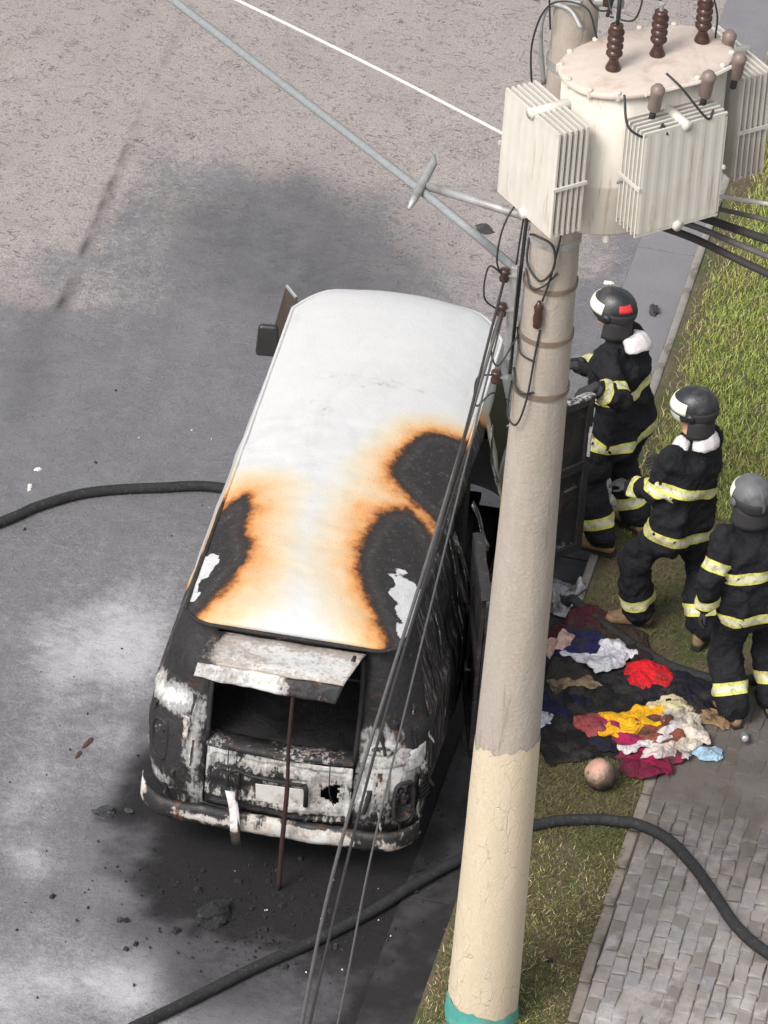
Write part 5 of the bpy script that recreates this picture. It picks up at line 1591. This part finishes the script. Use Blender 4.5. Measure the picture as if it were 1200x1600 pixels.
    # gloves and cuffs
    for i in range(2):
        sh_, el, wr = arms[i]
        d = Vector(hand_dirs[i][0]) if hand_dirs[i] else (wr - el)
        pn = Vector(hand_dirs[i][1]) if hand_dirs[i] else -lf * (1 if i == 0 else -1)
        gme = glove_mesh('glove', wr, d, pn, 1.0, .55, 1 if i == 0 else -1)
        obj('glove', gme, PM['glove'], root)
        a = (wr - el).normalized()
        MB().tube([wr - a * .05, wr - a * .015], [.058, .05], 14).build('cuff', PM['cuff'] if extra.get('white_cuff') else PM['glove'], root, smooth=True)
    # boots
    for i in range(2):
        f = rel((*feet[i], .12)); t = Vector((*toes[i], 0)).normalized(); tl = Vector((-t.y, t.x, 0))
        bm = bmesh.new()
        hull(bm, [(f + Vector((0, 0, .05)) - t * .05, .045), (f + Vector((0, 0, .10)), .058), (f + Vector((0, 0, .06)) + t * .03, .05)])
        hull(bm, [(f + Vector((0, 0, .045)) - t * .06, .042), (f + t * .17 + Vector((0, 0, .042)) + tl * .012, .040), (f + t * .14 + Vector((0, 0, .04)) - tl * .018, .038), (f + t * .05 + Vector((0, 0, .085)), .045)])
        bme = remeshed(bm, .011, 4)
        bt = obj('boot', bme, PM['boot'], root)
        s = MB()
        sole = [(-.105, -.03), (-.105, .03), (-.05, .043), (.06, .043), (.15, .052), (.205, .03), (.215, 0), (.205, -.03), (.15, -.048), (.06, -.04), (-.05, -.04)]
        k = len(sole)
        s.add([f + t * a + tl * b_ + Vector((0, 0, z)) for z in (.0, .026) for a, b_ in sole], [tuple(range(k - 1, -1, -1)), tuple(range(k, 2 * k))] + [(q, (q + 1) % k, k + (q + 1) % k, k + q) for q in range(k)])
        so = s.build('sole', PM['sole'], None)
        so.parent = bt
    # helmet
    hm = empty('helmet'); hm.parent = root
    hc = head + Vector((0, 0, .045)) - hfx * .01
    tilt = extra.get('tilt', 0.0)
    Rm = Matrix((hfx, hl, Vector((0, 0, 1)))).transposed() @ Matrix.Rotation(tilt, 3, 'Y')
    def HP(x, y, z): return hc + Rm @ Vector((x, y, z))
    a_, b_, c_ = .146, .120, .128
    def sp(th, ph, off=0.0):      # th from top, ph around (0 = front)
        k = 1 + off
        return HP(a_ * k * math.sin(th) * math.cos(ph) - .008, b_ * k * math.sin(th) * math.sin(ph), c_ * k * math.cos(th))
    rows = []
    for th in np.linspace(.02, R(122), 20):
        row = []
        for ph in np.linspace(0, 2 * math.pi, 40, endpoint=False):
            t_ = th * (1 - .24 * max(0, math.cos(ph)) ** 1.5 * (th / R(122)))       # cut higher over the face
            row.append(sp(t_, ph, .012 * math.sin(3 * th)))
        rows.append(row)
    MB().grid(rows, closed=True).build('shell', shell, hm, smooth=True, solid=.008)
    MB().grid([[sp(R(84) + R(34) * k, ph, .022 + .012 * k) for ph in np.linspace(R(62), R(298), 41)] for k in np.linspace(0, 1, 6)]).build('lower_shell', PM['glove'], hm, smooth=True, solid=.006)
    for s_ in (1, -1):
        MB().tube([sp(th, s_ * R(97), .016) for th in np.linspace(R(14), R(86), 14)], .0035, 5).build('seam', PM['sole'], hm, smooth=True)
    for k_, ph_ in enumerate((R(128), R(-128), R(150), R(-150))):
        MB().tube([sp(th, ph_, .018) for th in np.linspace(R(20), R(84), 12)], .0045, 5).build('rib', shell, hm, smooth=True)
    MB().tube([sp(R(84), ph, .024) for ph in np.linspace(R(60), R(300), 41)], .005, 5).build('edge_trim', PM['sole'], hm, smooth=True)
    ridge = []
    for th in np.linspace(-R(70), R(105), 24):
        ph0 = 0 if th < 0 else math.pi
        t_ = abs(th)
        base_p = sp(t_, ph0, .02)
        s_ = hl * .010
        top = sp(t_, ph0, .075)
        ridge.append([base_p - s_ * 1.7, top - s_ * .7, top + s_ * .7, base_p + s_ * 1.7])
    MB().grid(ridge).build('crest', shell, hm, smooth=True)
    vb = MB().grid([[sp(R(60) + (R(32)) * k, ph, .05 + .02 * k) for ph in np.linspace(-R(76), R(76), 25)] for k in np.linspace(0, 1, 5)])
    vb.build('front_band', PM['visor'], hm, smooth=True, solid=.006)
    rim = MB().tube([sp(R(94), ph, .065) for ph in np.linspace(-R(80), R(80), 25)], .008, 6)
    rim.build('rim', PM['glove'], hm, smooth=True)
    if extra.get('shield'):
        MB().grid([[sp(R(97) + R(24) * k, ph, .05 + .06 * math.cos(ph) * k) for ph in np.linspace(-R(55), R(60), 17)] for k in np.linspace(0, 1, 6)]).build('face_shield', PM['clear'], hm, smooth=True, solid=.004)
    nf = MB().grid([[HP(-.02 + .11 * math.cos(ph) * (1 + .12 * k), .115 * math.sin(ph) * (1 + .10 * k), -.05 - .12 * k) for ph in np.linspace(R(75), R(285), 25)] for k in np.linspace(0, 1, 6)])
    nf.build('neck_flap', PM['glove'], hm, smooth=True, solid=.006)
    # lamp / ear boss
    for s in (1, -1):
        MB().lathe([(.03, 0), (.03, .012), (.02, .02), (.008, .022)], sp(R(98), s * R(88), .03), 14, Matrix((hl * s, Vector((0, 0, 1)), (hl * s).cross(Vector((0, 0, 1))))).transposed() @ Matrix.Rotation(R(90), 3, 'Y')).build('ear_boss', shell, hm, smooth=True)
    if extra.get('red'):
        MB().grid([[sp(R(46) + R(28) * k, ph, .035) for ph in np.linspace(R(118), R(160), 9)] for k in np.linspace(0, 1, 5)]).build('red_patch', PM['red'], hm, smooth=True, solid=.004)
    # white hood bunched round the collar
    for ph0, ph1, r0, dz, wid in extra.get('hood', ()):
        rows = []
        for k in np.linspace(0, 1, 9):
            row = []
            for ph in np.linspace(ph0, ph1, 28):
                dirv = hfx * math.cos(ph) + hl * math.sin(ph)
                arch = math.sin(math.pi * k)
                e = math.sin(math.pi * (ph - ph0) / (ph1 - ph0)) ** .5
                rr = r0 - .03 + (wid * 2.0 * k) * (0.6 + .5 * e) + .008 * fbm(ph * 3, k * 3, seed, 3)
                row.append(neck + dirv * rr + Vector((0, 0, dz + .05 * arch * e - .05 * k + .009 * fbm(ph * 4, k * 4, seed + 3, 3))))
            rows.append(row)
        MB().grid(rows).build('hood', PM['white'], root, smooth=True, solid=.01)
    if extra.get('badge'):
        hit = bvh.ray_cast(chest - fx * .5 - lf * .14 - spine * .02, fx, 1.0)
        if hit[0] is not None:
            MB().box(hit[0] - fx * .006, (.055, .012, .06), rz=math.atan2(fx.y, fx.x) + math.pi / 2).build('badge', PM['red'], root, bevel=.004)
            MB().box(hit[0] - fx * .013, (.03, .006, .03), rz=math.atan2(fx.y, fx.x) + math.pi / 2).build('badge_centre', PM['white'], root)
    return root

def rings(t=0.0):
    return [('chest', .45, .075, t), ('hem', .25, .08, t * .7), ('arm_l', .80, .07, 0), ('arm_r', .80, .07, 0), ('fore_l', .66, .07, 0), ('fore_r', .66, .07, 0), ('leg_l', .68, .08, 0), ('leg_r', .68, .08, 0)]
firefighter('firefighter in black helmet with red patch leaning on the open van door',
            [(1.415, 3.93), (1.60, 4.24)], (1.48, 4.10, 1.045), (1.385, 4.08, 1.69), (1.325, 4.08, 1.86), (-.93, .36), (-.97, .2),
            [(1.31, 3.57, 1.60), (1.13, 4.03, 1.45)], [Vector((.6, -.25, -.55)), Vector((.3, .5, -.8))], [(-.9, .2), (-.75, .6)], PM['shell'],
            {'red': True, 'hood': [(R(130), R(215), .13, .03, .055)], 'white_cuff': False, 'tilt': R(-4)},
            rings(0), [((-.75, -.55, -.25), (0, 0, -1)), ((-1, .0, -.05), (0, 0, -1))])
firefighter('firefighter in black helmet with white collar standing astride on the grass',
            [(1.78, 3.17), (2.21, 3.08)], (2.0, 3.10, 1.02), (2.03, 3.10, 1.66), (2.0, 3.10, 1.845), (-.82, .57), (-1, .05),
            [(1.66, 3.12, 1.20), (1.82, 3.50, 1.20)], [Vector((.35, -.6, -.7)), Vector((.6, .3, -.6))], [(-.85, -.1), (.2, .95)], PM['shell'],
            {'shield': True, 'hood': [(R(100), R(215), .115, .035, .036), (R(25), R(80), .105, .005, .034)], 'white_cuff': True},
            rings(-.3), [((-1, .25, .1), (0, 0, -1)), None])
firefighter('firefighter in grey helmet cut off by the right edge of the picture',
            [(2.53, 2.27), (2.75, 2.47)], (2.60, 2.40, 1.0), (2.515, 2.40, 1.56), (2.485, 2.41, 1.715), (-.45, .89), (-.6, .8),
            [(2.29, 2.26, .97), (2.64, 2.78, 1.12)], [Vector((-.2, -.7, -.3)), Vector((.7, -.4, -.5))], [(-.55, .8), (-.2, .95)], PM['shell_grey'],
            {'badge': True, 'white_cuff': False},
            [('chest', .45, .08, 0), ('hem', .25, .08, 0), ('arm_l', .66, .075, 0), ('fore_l', .72, .07, 0), ('arm_r', .12, .09, 0), ('fore_r', .7, .07, 0), ('leg_l', .68, .08, 0), ('leg_r', .68, .08, 0)],
            [((-.25, -.1, -1), (1, 0, 0)), None])
# ------------------------------------------------------------------ hoses
def ground_z(x, y):
    """surface height under a point"""
    c, s = math.cos(-STREET_A), math.sin(-STREET_A)
    dx, dy = x - STREET_O[0], y - STREET_O[1]
    lx, ly = dx * c - dy * s, dx * s + dy * c
    if lx < 0: return 0.02 if lx > -.42 else 0.0
    if lx < VERGE_W0 and ly > 1.9: return 0.105
    if lx < verge_w1(ly): return verge_z(lx, ly)
    return 0.13

def build_hoses():
    mt, nt, b = mk('fire_hose', 0.75, 0.0, 0.2)
    p = tex_co(nt)
    c = mixc(nt, noise_f(nt, p, 12, 5, 0.65), (0.012, 0.0125, 0.013), (0.036, 0.036, 0.038))
    c = mixc(nt, math_n(nt, 'MULTIPLY', remap(nt, noise_f(nt, p, 45, 4, 0.7), 0.52, 0.7), .5), c, (0.085, 0.082, 0.08))
    nt.links.new(c, b.inputs['Base Color'])
    bump(nt, b, noise_f(nt, p, 130, 3, .6), .5, .004)
    def hose(pts, r, label):
        P = spline([(x, y, 0) for x, y in pts], 14)
        Z = [ground_z(q.x, q.y) + r * .92 for q in P]
        for _ in range(14):
            Z = [max(ground_z(P[i].x, P[i].y) + r * .92, (Z[max(0, i - 1)] + Z[i] + Z[min(len(Z) - 1, i + 1)]) / 3) for i in range(len(Z))]
        # fine ribs along the hose
        Q = [Vector((q.x, q.y, z)) for q, z in zip(P, Z)]
        fine, rr = [], []
        for a, b_ in zip(Q[:-1], Q[1:]):
            k = max(1, int((b_ - a).length / .012))
            for i in range(k):
                fine.append(a + (b_ - a) * i / k)
        rr = [r * (1 + (.035 if i % 2 else 0)) for i in range(len(fine))]
        o = MB().tube(fine, rr, 12).build('fire_hose', mt, None, smooth=True)
        tag(o, label, 'hose', 'fire hoses lying across the street')
    hose([(-4.2, 1.4), (-3.2, 2.5), (-2.45, 3.31), (-2.25, 3.56), (-1.96, 3.81), (-1.53, 3.99), (-1.14, 4.10), (-.5, 4.0), (.3, 3.55), (.9, 3.45), (1.16, 3.47), (1.35, 3.30), (1.6, 3.06), (1.85, 2.86), (2.12, 2.72), (2.42, 2.68), (2.9, 2.85), (3.6, 3.2)], .034,
         'black fire hose passing under the van and out past the clothes')
    hose([(-2.2, -3.0), (-1.1, -2.4), (-.47, -1.64), (-.21, -1.31), (.1, -.9), (.48, -.44), (.8, .02), (1.07, .42), (1.3, .68), (1.52, .82), (1.75, .95), (1.98, 1.0), (2.28, .91), (2.51, .67), (2.72, .35), (2.88, .10), (3.1, -.11), (3.7, -.5)], .036,
         'black fire hose crossing in front of the pole and over the footway')

# ------------------------------------------------------------------ clothes spilled on the verge
def build_clothes():
    mats = {}
    def cm(col, d=(0.04, 0.035, 0.03), amt=.55):
        k = col
        if k not in mats:
            mt, nt, b = mk('cloth_%d' % len(mats), 0.95, 0.0, 0.15)
            v = tex_co(nt)
            fold = noise_f(nt, scaled(nt, v, (1, .45, 1)), 12, 4, .5, 2.0)
            n1 = noise_f(nt, v, 9, 6, .7)
            c = mixc(nt, n1, tuple(q * .62 for q in col), tuple(min(1, q * 1.25) for q in col))
            c = mixc(nt, math_n(nt, 'MULTIPLY', remap(nt, noise_f(nt, v, 6.5, 6, .7, .5), .46, .64), min(1, amt + .3)), c, d)
            nt.links.new(c, b.inputs['Base Color'])
            bump(nt, b, math_n(nt, 'ADD', fold, math_n(nt, 'MULTIPLY', noise_f(nt, v, 70, 3, .6), .25)), 1.0, .03)
            mats[k] = mt
        return mats[k]
    def cloth(name, label, x, y, w, l, rot, col, h=.05, seed=0, rag=.3, lift=0.0, amt=.55):
        N = 30
        w, l, h = w * 1.42, l * 1.42, h * .6
        ca, sa = math.cos(rot), math.sin(rot)
        sd = seed * 3.7
        rows = []
        for i in range(N):
            row = []
            for k in range(N):
                u, v = 2 * i / (N - 1) - 1, 2 * k / (N - 1) - 1
                # soften the square outline, then crumple it sideways
                m_ = max(abs(u), abs(v)) / max(1e-6, math.hypot(u, v))
                q_ = 0.55 + 0.45 * m_
                lx, ly = u * q_ * w / 2, v * q_ * l / 2
                sc_ = max(.12, (w + l) / 2)
                lx += rag * .55 * sc_ * noise.fractal(Vector((lx / sc_ * 2.1 + sd, ly / sc_ * 2.1, 1.3)), .9, 2.0, 4)
                ly += rag * .55 * sc_ * noise.fractal(Vector((lx / sc_ * 2.1, ly / sc_ * 2.1 + sd, 7.3)), .9, 2.0, 4)
                gx, gy_ = x + lx * ca - ly * sa, y + lx * sa + ly * ca
                t = max(abs(u), abs(v))
                bend = .06 * noise.fractal(Vector((lx * 6, ly * 6, sd)), .9, 2.0, 2)
                f = noise.ridged_multi_fractal(Vector(((ly if w > l else lx) * 11 + bend * 12 + sd, (lx if w > l else ly) * 3.5, sd)), 0.8, 2.1, 5, 0.95, 2.0)
                f2 = noise.fractal(Vector((gx * 18, gy_ * 18, sd)), .9, 2.0, 3)
                hh = h * (0.12 + .55 * f) * (1 - t ** 4) + .010 + .018 * max(0, f2) + (.02 * max(0, fbm(gx * 8, gy_ * 8, sd, 2)))
                row.append((gx, gy_, ground_z(gx, gy_) + lift * .8 + hh))
            rows.append(row)
        o = MB().grid(rows).build(name, cm(col, amt=amt), None, smooth=True, solid=.005)
        s = o.modifiers.new('sub', 'SUBSURF'); s.levels = 1; s.render_levels = 1
        tag(o, label, 'clothing', 'clothes spilled on the verge')
    BK = (0.016, 0.016, 0.018)
    cloth('garment', 'soaked black cloth under the yellow and magenta ones', 1.80, 1.98, .60, .34, .2, (0.020, 0.017, 0.017), .05, 41, .4)
    cloth('garment', 'dark brown soaked cloth at the upper end of the heap', 1.62, 2.95, .40, .22, -.5, (0.045, 0.03, 0.024), .05, 42, .45)
    cloth('garment', 'charcoal cloth between the red one and the white vest', 1.80, 2.52, .34, .24, .3, (0.03, 0.028, 0.03), .06, 43, .45)
    cloth('garment', 'flat black coat spread in the middle of the spilled clothes', 1.72, 2.27, .55, .62, .3, BK, .07, 11, .35)
    cloth('garment', 'dark grey crumpled garment against the pole side of the heap', 1.43, 2.42, .34, .42, .1, (0.04, 0.038, 0.036), .09, 12, .35)
    cloth('garment', 'navy blue garment at the lower end of the heap beside the pole', 1.47, 2.06, .36, .36, .2, (0.018, 0.02, 0.055), .10, 13, .35)
    cloth('garment', 'black and red crumpled garment nearest the ball', 1.63, 1.80, .34, .36, .5, (0.014, 0.012, 0.014), .10, 14, .45)
    cloth('garment', 'small dull red rag on the black garment by the ball', 1.69, 1.93, .15, .16, .4, (0.30, 0.07, 0.07), .06, 15, .5, .055)
    cloth('garment', 'navy shirt with pink lining behind the white ones', 1.47, 2.80, .36, .28, -.3, (0.022, 0.022, 0.085), .10, 16, .35)
    cloth('garment', 'pale pink piece of cloth touching the pole edge', 1.32, 2.82, .12, .16, .3, (0.55, 0.38, 0.33), .06, 17, .3, .05, .3)
    cloth('garment', 'dark maroon garment under the upper hose', 1.46, 3.07, .34, .22, -.4, (0.06, 0.015, 0.022), .09, 18, .35)
    cloth('garment', 'long white shirt lying across the navy one', 1.53, 2.63, .33, .12, -.45, (0.62, 0.62, 0.68), .06, 19, .5, .05, .25)
    cloth('garment', 'bright white vest at the right end of the navy shirt', 1.69, 2.73, .18, .17, -.5, (0.70, 0.69, 0.76), .07, 20, .4, .05, .2)
    cloth('garment', 'bright red cloth in front of the hose', 1.95, 2.58, .21, .20, .2, (0.62, 0.02, 0.03), .10, 21, .22, .03, .25)
    cloth('garment', 'black and navy trousers heaped under the hose', 2.22, 2.47, .48, .30, -.1, (0.013, 0.013, 0.022), .10, 22, .35)
    cloth('garment', 'yellow orange blanket spread over the magenta cloth', 1.93, 2.02, .36, .19, .5, (0.85, 0.42, 0.02), .06, 23, .5, .055, -.1)
    cloth('garment', 'magenta cloth sticking out from under the yellow one', 1.96, 1.85, .50, .24, -.55, (0.30, 0.015, 0.07), .075, 24, .35)
    cloth('garment', 'dark crimson end of cloth lying on the pavers', 2.10, 1.68, .26, .18, -.2, (0.16, 0.012, 0.04), .055, 25, .45)
    cloth('garment', 'brown cloth between the yellow and the cream ones', 2.09, 1.98, .24, .22, .3, (0.22, 0.07, 0.045), .06, 26, .3, .05)
    cloth('garment', 'cream shirt crumpled beside the brown cloth', 2.22, 2.02, .20, .34, .25, (0.66, 0.58, 0.50), .09, 27, .4, .03, .3)
    cloth('garment', 'off-white cloth at the lower edge of the heap', 2.18, 1.80, .24, .15, .2, (0.66, 0.56, 0.54), .06, 28, .45, .03, .3)
    cloth('garment', 'pale yellow sleeve above the yellow blanket', 2.14, 2.26, .20, .16, .8, (0.60, 0.52, 0.32), .07, 29, .45, .03, .4)
    cloth('garment', 'light blue cloth strip on the pavers', 2.39, 1.87, .22, .075, -.15, (0.36, 0.52, 0.66), .05, 30, .3, 0, .2)
    for q, (x_, y_, w_, l_, r_, lab_) in enumerate(((1.40, 2.60, .16, .09, .5, 'small black scrap of cloth below the long white shirt'), (1.98, 2.38, .18, .10, 1.2, 'small black scrap of cloth in front of the bright red cloth'),
            (2.30, 2.32, .17, .10, 2.2, 'small black scrap of cloth above the cream shirt'), (1.56, 1.95, .18, .11, .3, 'small black scrap of cloth between the navy garment and the dull red rag'),
            (1.78, 1.76, .15, .09, 2.6, 'small black scrap of cloth at the ball end of the magenta cloth'), (1.84, 2.80, .17, .09, 1.7, 'small black scrap of cloth right of the white vest'))):
        cloth('rag', lab_, x_, y_, w_, l_, r_, (BK, (0.02, 0.018, 0.03), (0.03, 0.02, 0.02))[q % 3], .05, 60 + q, .5, .03)
    cloth('garment', 'long white sleeve trailing over the magenta cloth', 2.10, 1.90, .34, .07, .75, (0.60, 0.56, 0.56), .05, 91, .45, .05, .1)
    cloth('garment', 'long magenta strip trailing towards the black garment', 1.82, 1.93, .34, .09, -.5, (0.33, 0.02, 0.09), .05, 92, .45, .05, .2)
    cloth('garment', 'tan rag on the dark clothes next to the pole', 1.50, 2.32, .24, .09, .3, (0.28, 0.20, 0.13), .05, 31, .5, .05)
    cloth('garment', 'light grey crumpled bag at the foot of the open door', 1.26, 3.43, .18, .26, .2, (0.30, 0.30, 0.33), .13, 32, .3)
    cloth('garment', 'pale rag peeking out beside the pole at the heap end', 1.37, 1.90, .10, .18, .1, (0.60, 0.62, 0.68), .06, 33, .3, .03)
    cloth('garment', 'brown scorched rag by the boot of the grey-helmeted firefighter', 2.38, 2.24, .22, .10, -.4, (0.32, 0.20, 0.11), .06, 34, .35)

def build_ball():
    me = bpy.data.meshes.new('ball')
    bm = bmesh.new()
    # 12 pentagon centres + 20 hexagon centres
    phi = (1 + 5 ** .5) / 2
    pent = []
    for a in (-1, 1):
        for b_ in (-phi, phi):
            pent += [Vector((0, a, b_)).normalized(), Vector((a, b_, 0)).normalized(), Vector((b_, 0, a)).normalized()]
    hexc = []
    for i in range(12):
        for j in range(i):
            for k in range(j):
                if pent[i].dot(pent[j]) > .4 and pent[j].dot(pent[k]) > .4 and pent[i].dot(pent[k]) > .4:
                    hexc.append((pent[i] + pent[j] + pent[k]).normalized())
    bmesh.ops.create_icosphere(bm, subdivisions=4, radius=1)
    for v in bm.verts:
        n = v.co.normalized()
        d = sorted([math.acos(min(1, n.dot(c))) + .045 for c in pent] + [math.acos(min(1, n.dot(c))) for c in hexc])
        g = d[1] - d[0]
        k = 1 - .045 * math.exp(-(g / .05) ** 2)
        v.co = n * .105 * k
        v.co.z *= .97
    bm.to_mesh(me); bm.free()
    mt, nt, b = mk('scorched_ball', 0.6)
    p = tex_co(nt)
    sp = nt.nodes.new('ShaderNodeSeparateXYZ'); nt.links.new(p, sp.inputs[0])
    n1 = noise_f(nt, p, 9, 6, .65)
    f = math_n(nt, 'ADD', math_n(nt, 'SUBTRACT', math_n(nt, 'MULTIPLY', sp.outputs[2], 7.0), math_n(nt, 'MULTIPLY', sp.outputs[0], 7.0)), math_n(nt, 'MULTIPLY', n1, 1.2))
    c = ramp(nt, remap(nt, f, 0.5, 2.05), [(0, (0.02, 0.016, 0.014)), (.35, (0.10, 0.065, 0.045)), (.6, (0.36, 0.24, 0.17)), (.8, (0.55, 0.27, 0.22)), (1, (0.62, 0.33, 0.29))])
    c = mixc(nt, remap(nt, noise_f(nt, p, 26, 5, .7), .56, .66), c, (0.12, 0.08, 0.06))
    nt.links.new(c, b.inputs['Base Color'])
    o = obj('ball', me, mt)
    o.location = (1.83, 1.36, ground_z(1.83, 1.36) + .10)
    o.rotation_euler = (.3, .2, .6)
    tag(o, 'scorched football with pink top lying on the verge', 'ball')

# ------------------------------------------------------------------ debris
def build_debris():
    char = simple('char', (0.035, 0.035, 0.038), 0.8, 0.5, 20, dirt=(0.13, 0.12, 0.12), dirt_amt=.6, bmp=.6)
    char2 = simple('charred_foam', (0.014, 0.014, 0.016), 0.85, 0.5, 20, dirt=(0.07, 0.07, 0.075), dirt_amt=.6, bmp=.8, bdist=.02)
    pale = simple('pale_litter', (0.62, 0.60, 0.56), 0.8, 0.2, 20)
    def chunk(x, y, s, sz, seed, m, label, cat='debris', group=None, name='charred_lump', z=None):
        bm = bmesh.new()
        bmesh.ops.create_icosphere(bm, subdivisions=3, radius=1)
        for v in bm.verts:
            n = v.co.copy()
            k = 1 + .45 * noise.fractal(n * 1.2 + Vector((seed, 0, 0)), .9, 2, 3)
            q = Vector((round(n.x * 2.2) / 2.2, round(n.y * 2.2) / 2.2, round(n.z * 2.2) / 2.2)) * .35 + n * .65
            v.co = Vector((q.x * s[0] * k, q.y * s[1] * k, max(-.5, q.z) * sz * k))
        me = bpy.data.meshes.new(name); bm.to_mesh(me); bm.free()
        o = obj(name, me, m, None, smooth=False)
        o.location = (x, y, (ground_z(x, y) if z is None else z) + sz * .42)
        o.rotation_euler = (0, 0, seed)
        tag(o, label, cat, group)
    chunk(-.25, -.45, (.11, .08), .065, 1.0, char2, 'big charred block on the road behind the van bumper')
    chunk(-1.12, .42, (.05, .07), .03, 2.0, char, 'small charred scrap on the road left of the bumper')
    chunk(-.98, .48, (.03, .02), .015, 3.0, char, 'tiny charred crumb between the scrap and the bumper')
    chunk(-.80, -.62, (.02, .02), .015, 4.0, char, 'tiny black crumb in the whitish patch at lower left')
    rs = simple('rust_crumb', (0.07, 0.035, 0.03), .9, .4, 20)
    chunk(-1.38, 1.12, (.014, .06), .006, 6.0, rs, 'long rusty flake on the road left of the van')
    chunk(-1.41, .98, (.012, .04), .006, 6.1, rs, 'short rusty flake below the long one')
    chunk(-2.35, 4.02, (.025, .018), .012, 7.0, pale, 'pale scrap above the hose at the left edge', 'litter')
    chunk(-2.36, 3.80, (.035, .014), .010, 8.0, pale, 'thin pale scrap just above the hose', 'litter')
    chunk(.86, 6.25, (.05, .025), .012, 9.0, pale, 'white paper scrap left of the leaning firefighter', 'litter')
    chunk(.93, 7.35, (.035, .02), .010, 9.4, pale, 'white paper scrap in the gutter above the helmet', 'litter')
    chunk(1.29, 7.05, (.03, .06), .03, 9.8, char, 'dark lump lying against the kerb', 'litter')
    chunk(-.02, 7.8, (.055, .07), .006, 10.4, char, 'flat dark spot of tar on the dry road', 'debris')
    can = MB().lathe([(.0, 0), (.022, 0), (.024, .006), (.024, .10), (.02, .115), (.018, .118), (0, .116)], (0, 0, 0), 16).build('can', simple('tin_can', (.45, .46, .47), .4, .2, 20, metal=.6), None, smooth=True)
    can.location = (2.63, 2.12, .15); can.rotation_euler = (R(70), 0, R(10))
    tag(can, 'small silver can beside the boot on the pavers', 'can')
    # crumbs nobody could count
    rnd = random.Random(5)
    q = MB()
    for i in range(430):
        if i < 270:
            x, y = rnd.gauss(.05, .5), rnd.gauss(-.35, .28)
        elif i < 350:
            x, y = rnd.uniform(.85, 1.2), rnd.uniform(-.2, 2.5)
        else:
            x, y = rnd.uniform(-2.5, .9), rnd.uniform(-1.8, 5.5)
        if -.8 < x < .8 and .3 < y < 4.2: continue
        s = rnd.uniform(.004, .016) * (2.2 if rnd.random() < .14 else .9)
        q.box((x, y, ground_z(x, y) + s * .3 + .004), (s * rnd.uniform(.7, 2), s, s * .7), rz=rnd.uniform(0, 3), taper=.6)
    o = q.build('debris', char2)
    tag(o, 'scattered burnt crumbs and flakes round the van', 'debris', kind='stuff')
    q = MB()
    for i in range(36):
        x, y = rnd.gauss(.15, .45), rnd.gauss(-.3, .3)
        if i > 12: x, y = rnd.uniform(-2.6, 1.1), rnd.uniform(-1.6, 5.5)
        if -.8 < x < .8 and .3 < y < 4.2: continue
        s = rnd.uniform(.004, .011)
        q.box((x, y, ground_z(x, y) + s * .3 + .004), (s * rnd.uniform(.7, 1.6), s, s * .6), rz=rnd.uniform(0, 3), taper=.6)
    o = q.build('glass_crumbs', pale)
    tag(o, 'pale crumbs of glass and ash scattered on the road', 'debris', kind='stuff')

build_hoses()
build_clothes()
build_ball()
build_debris()
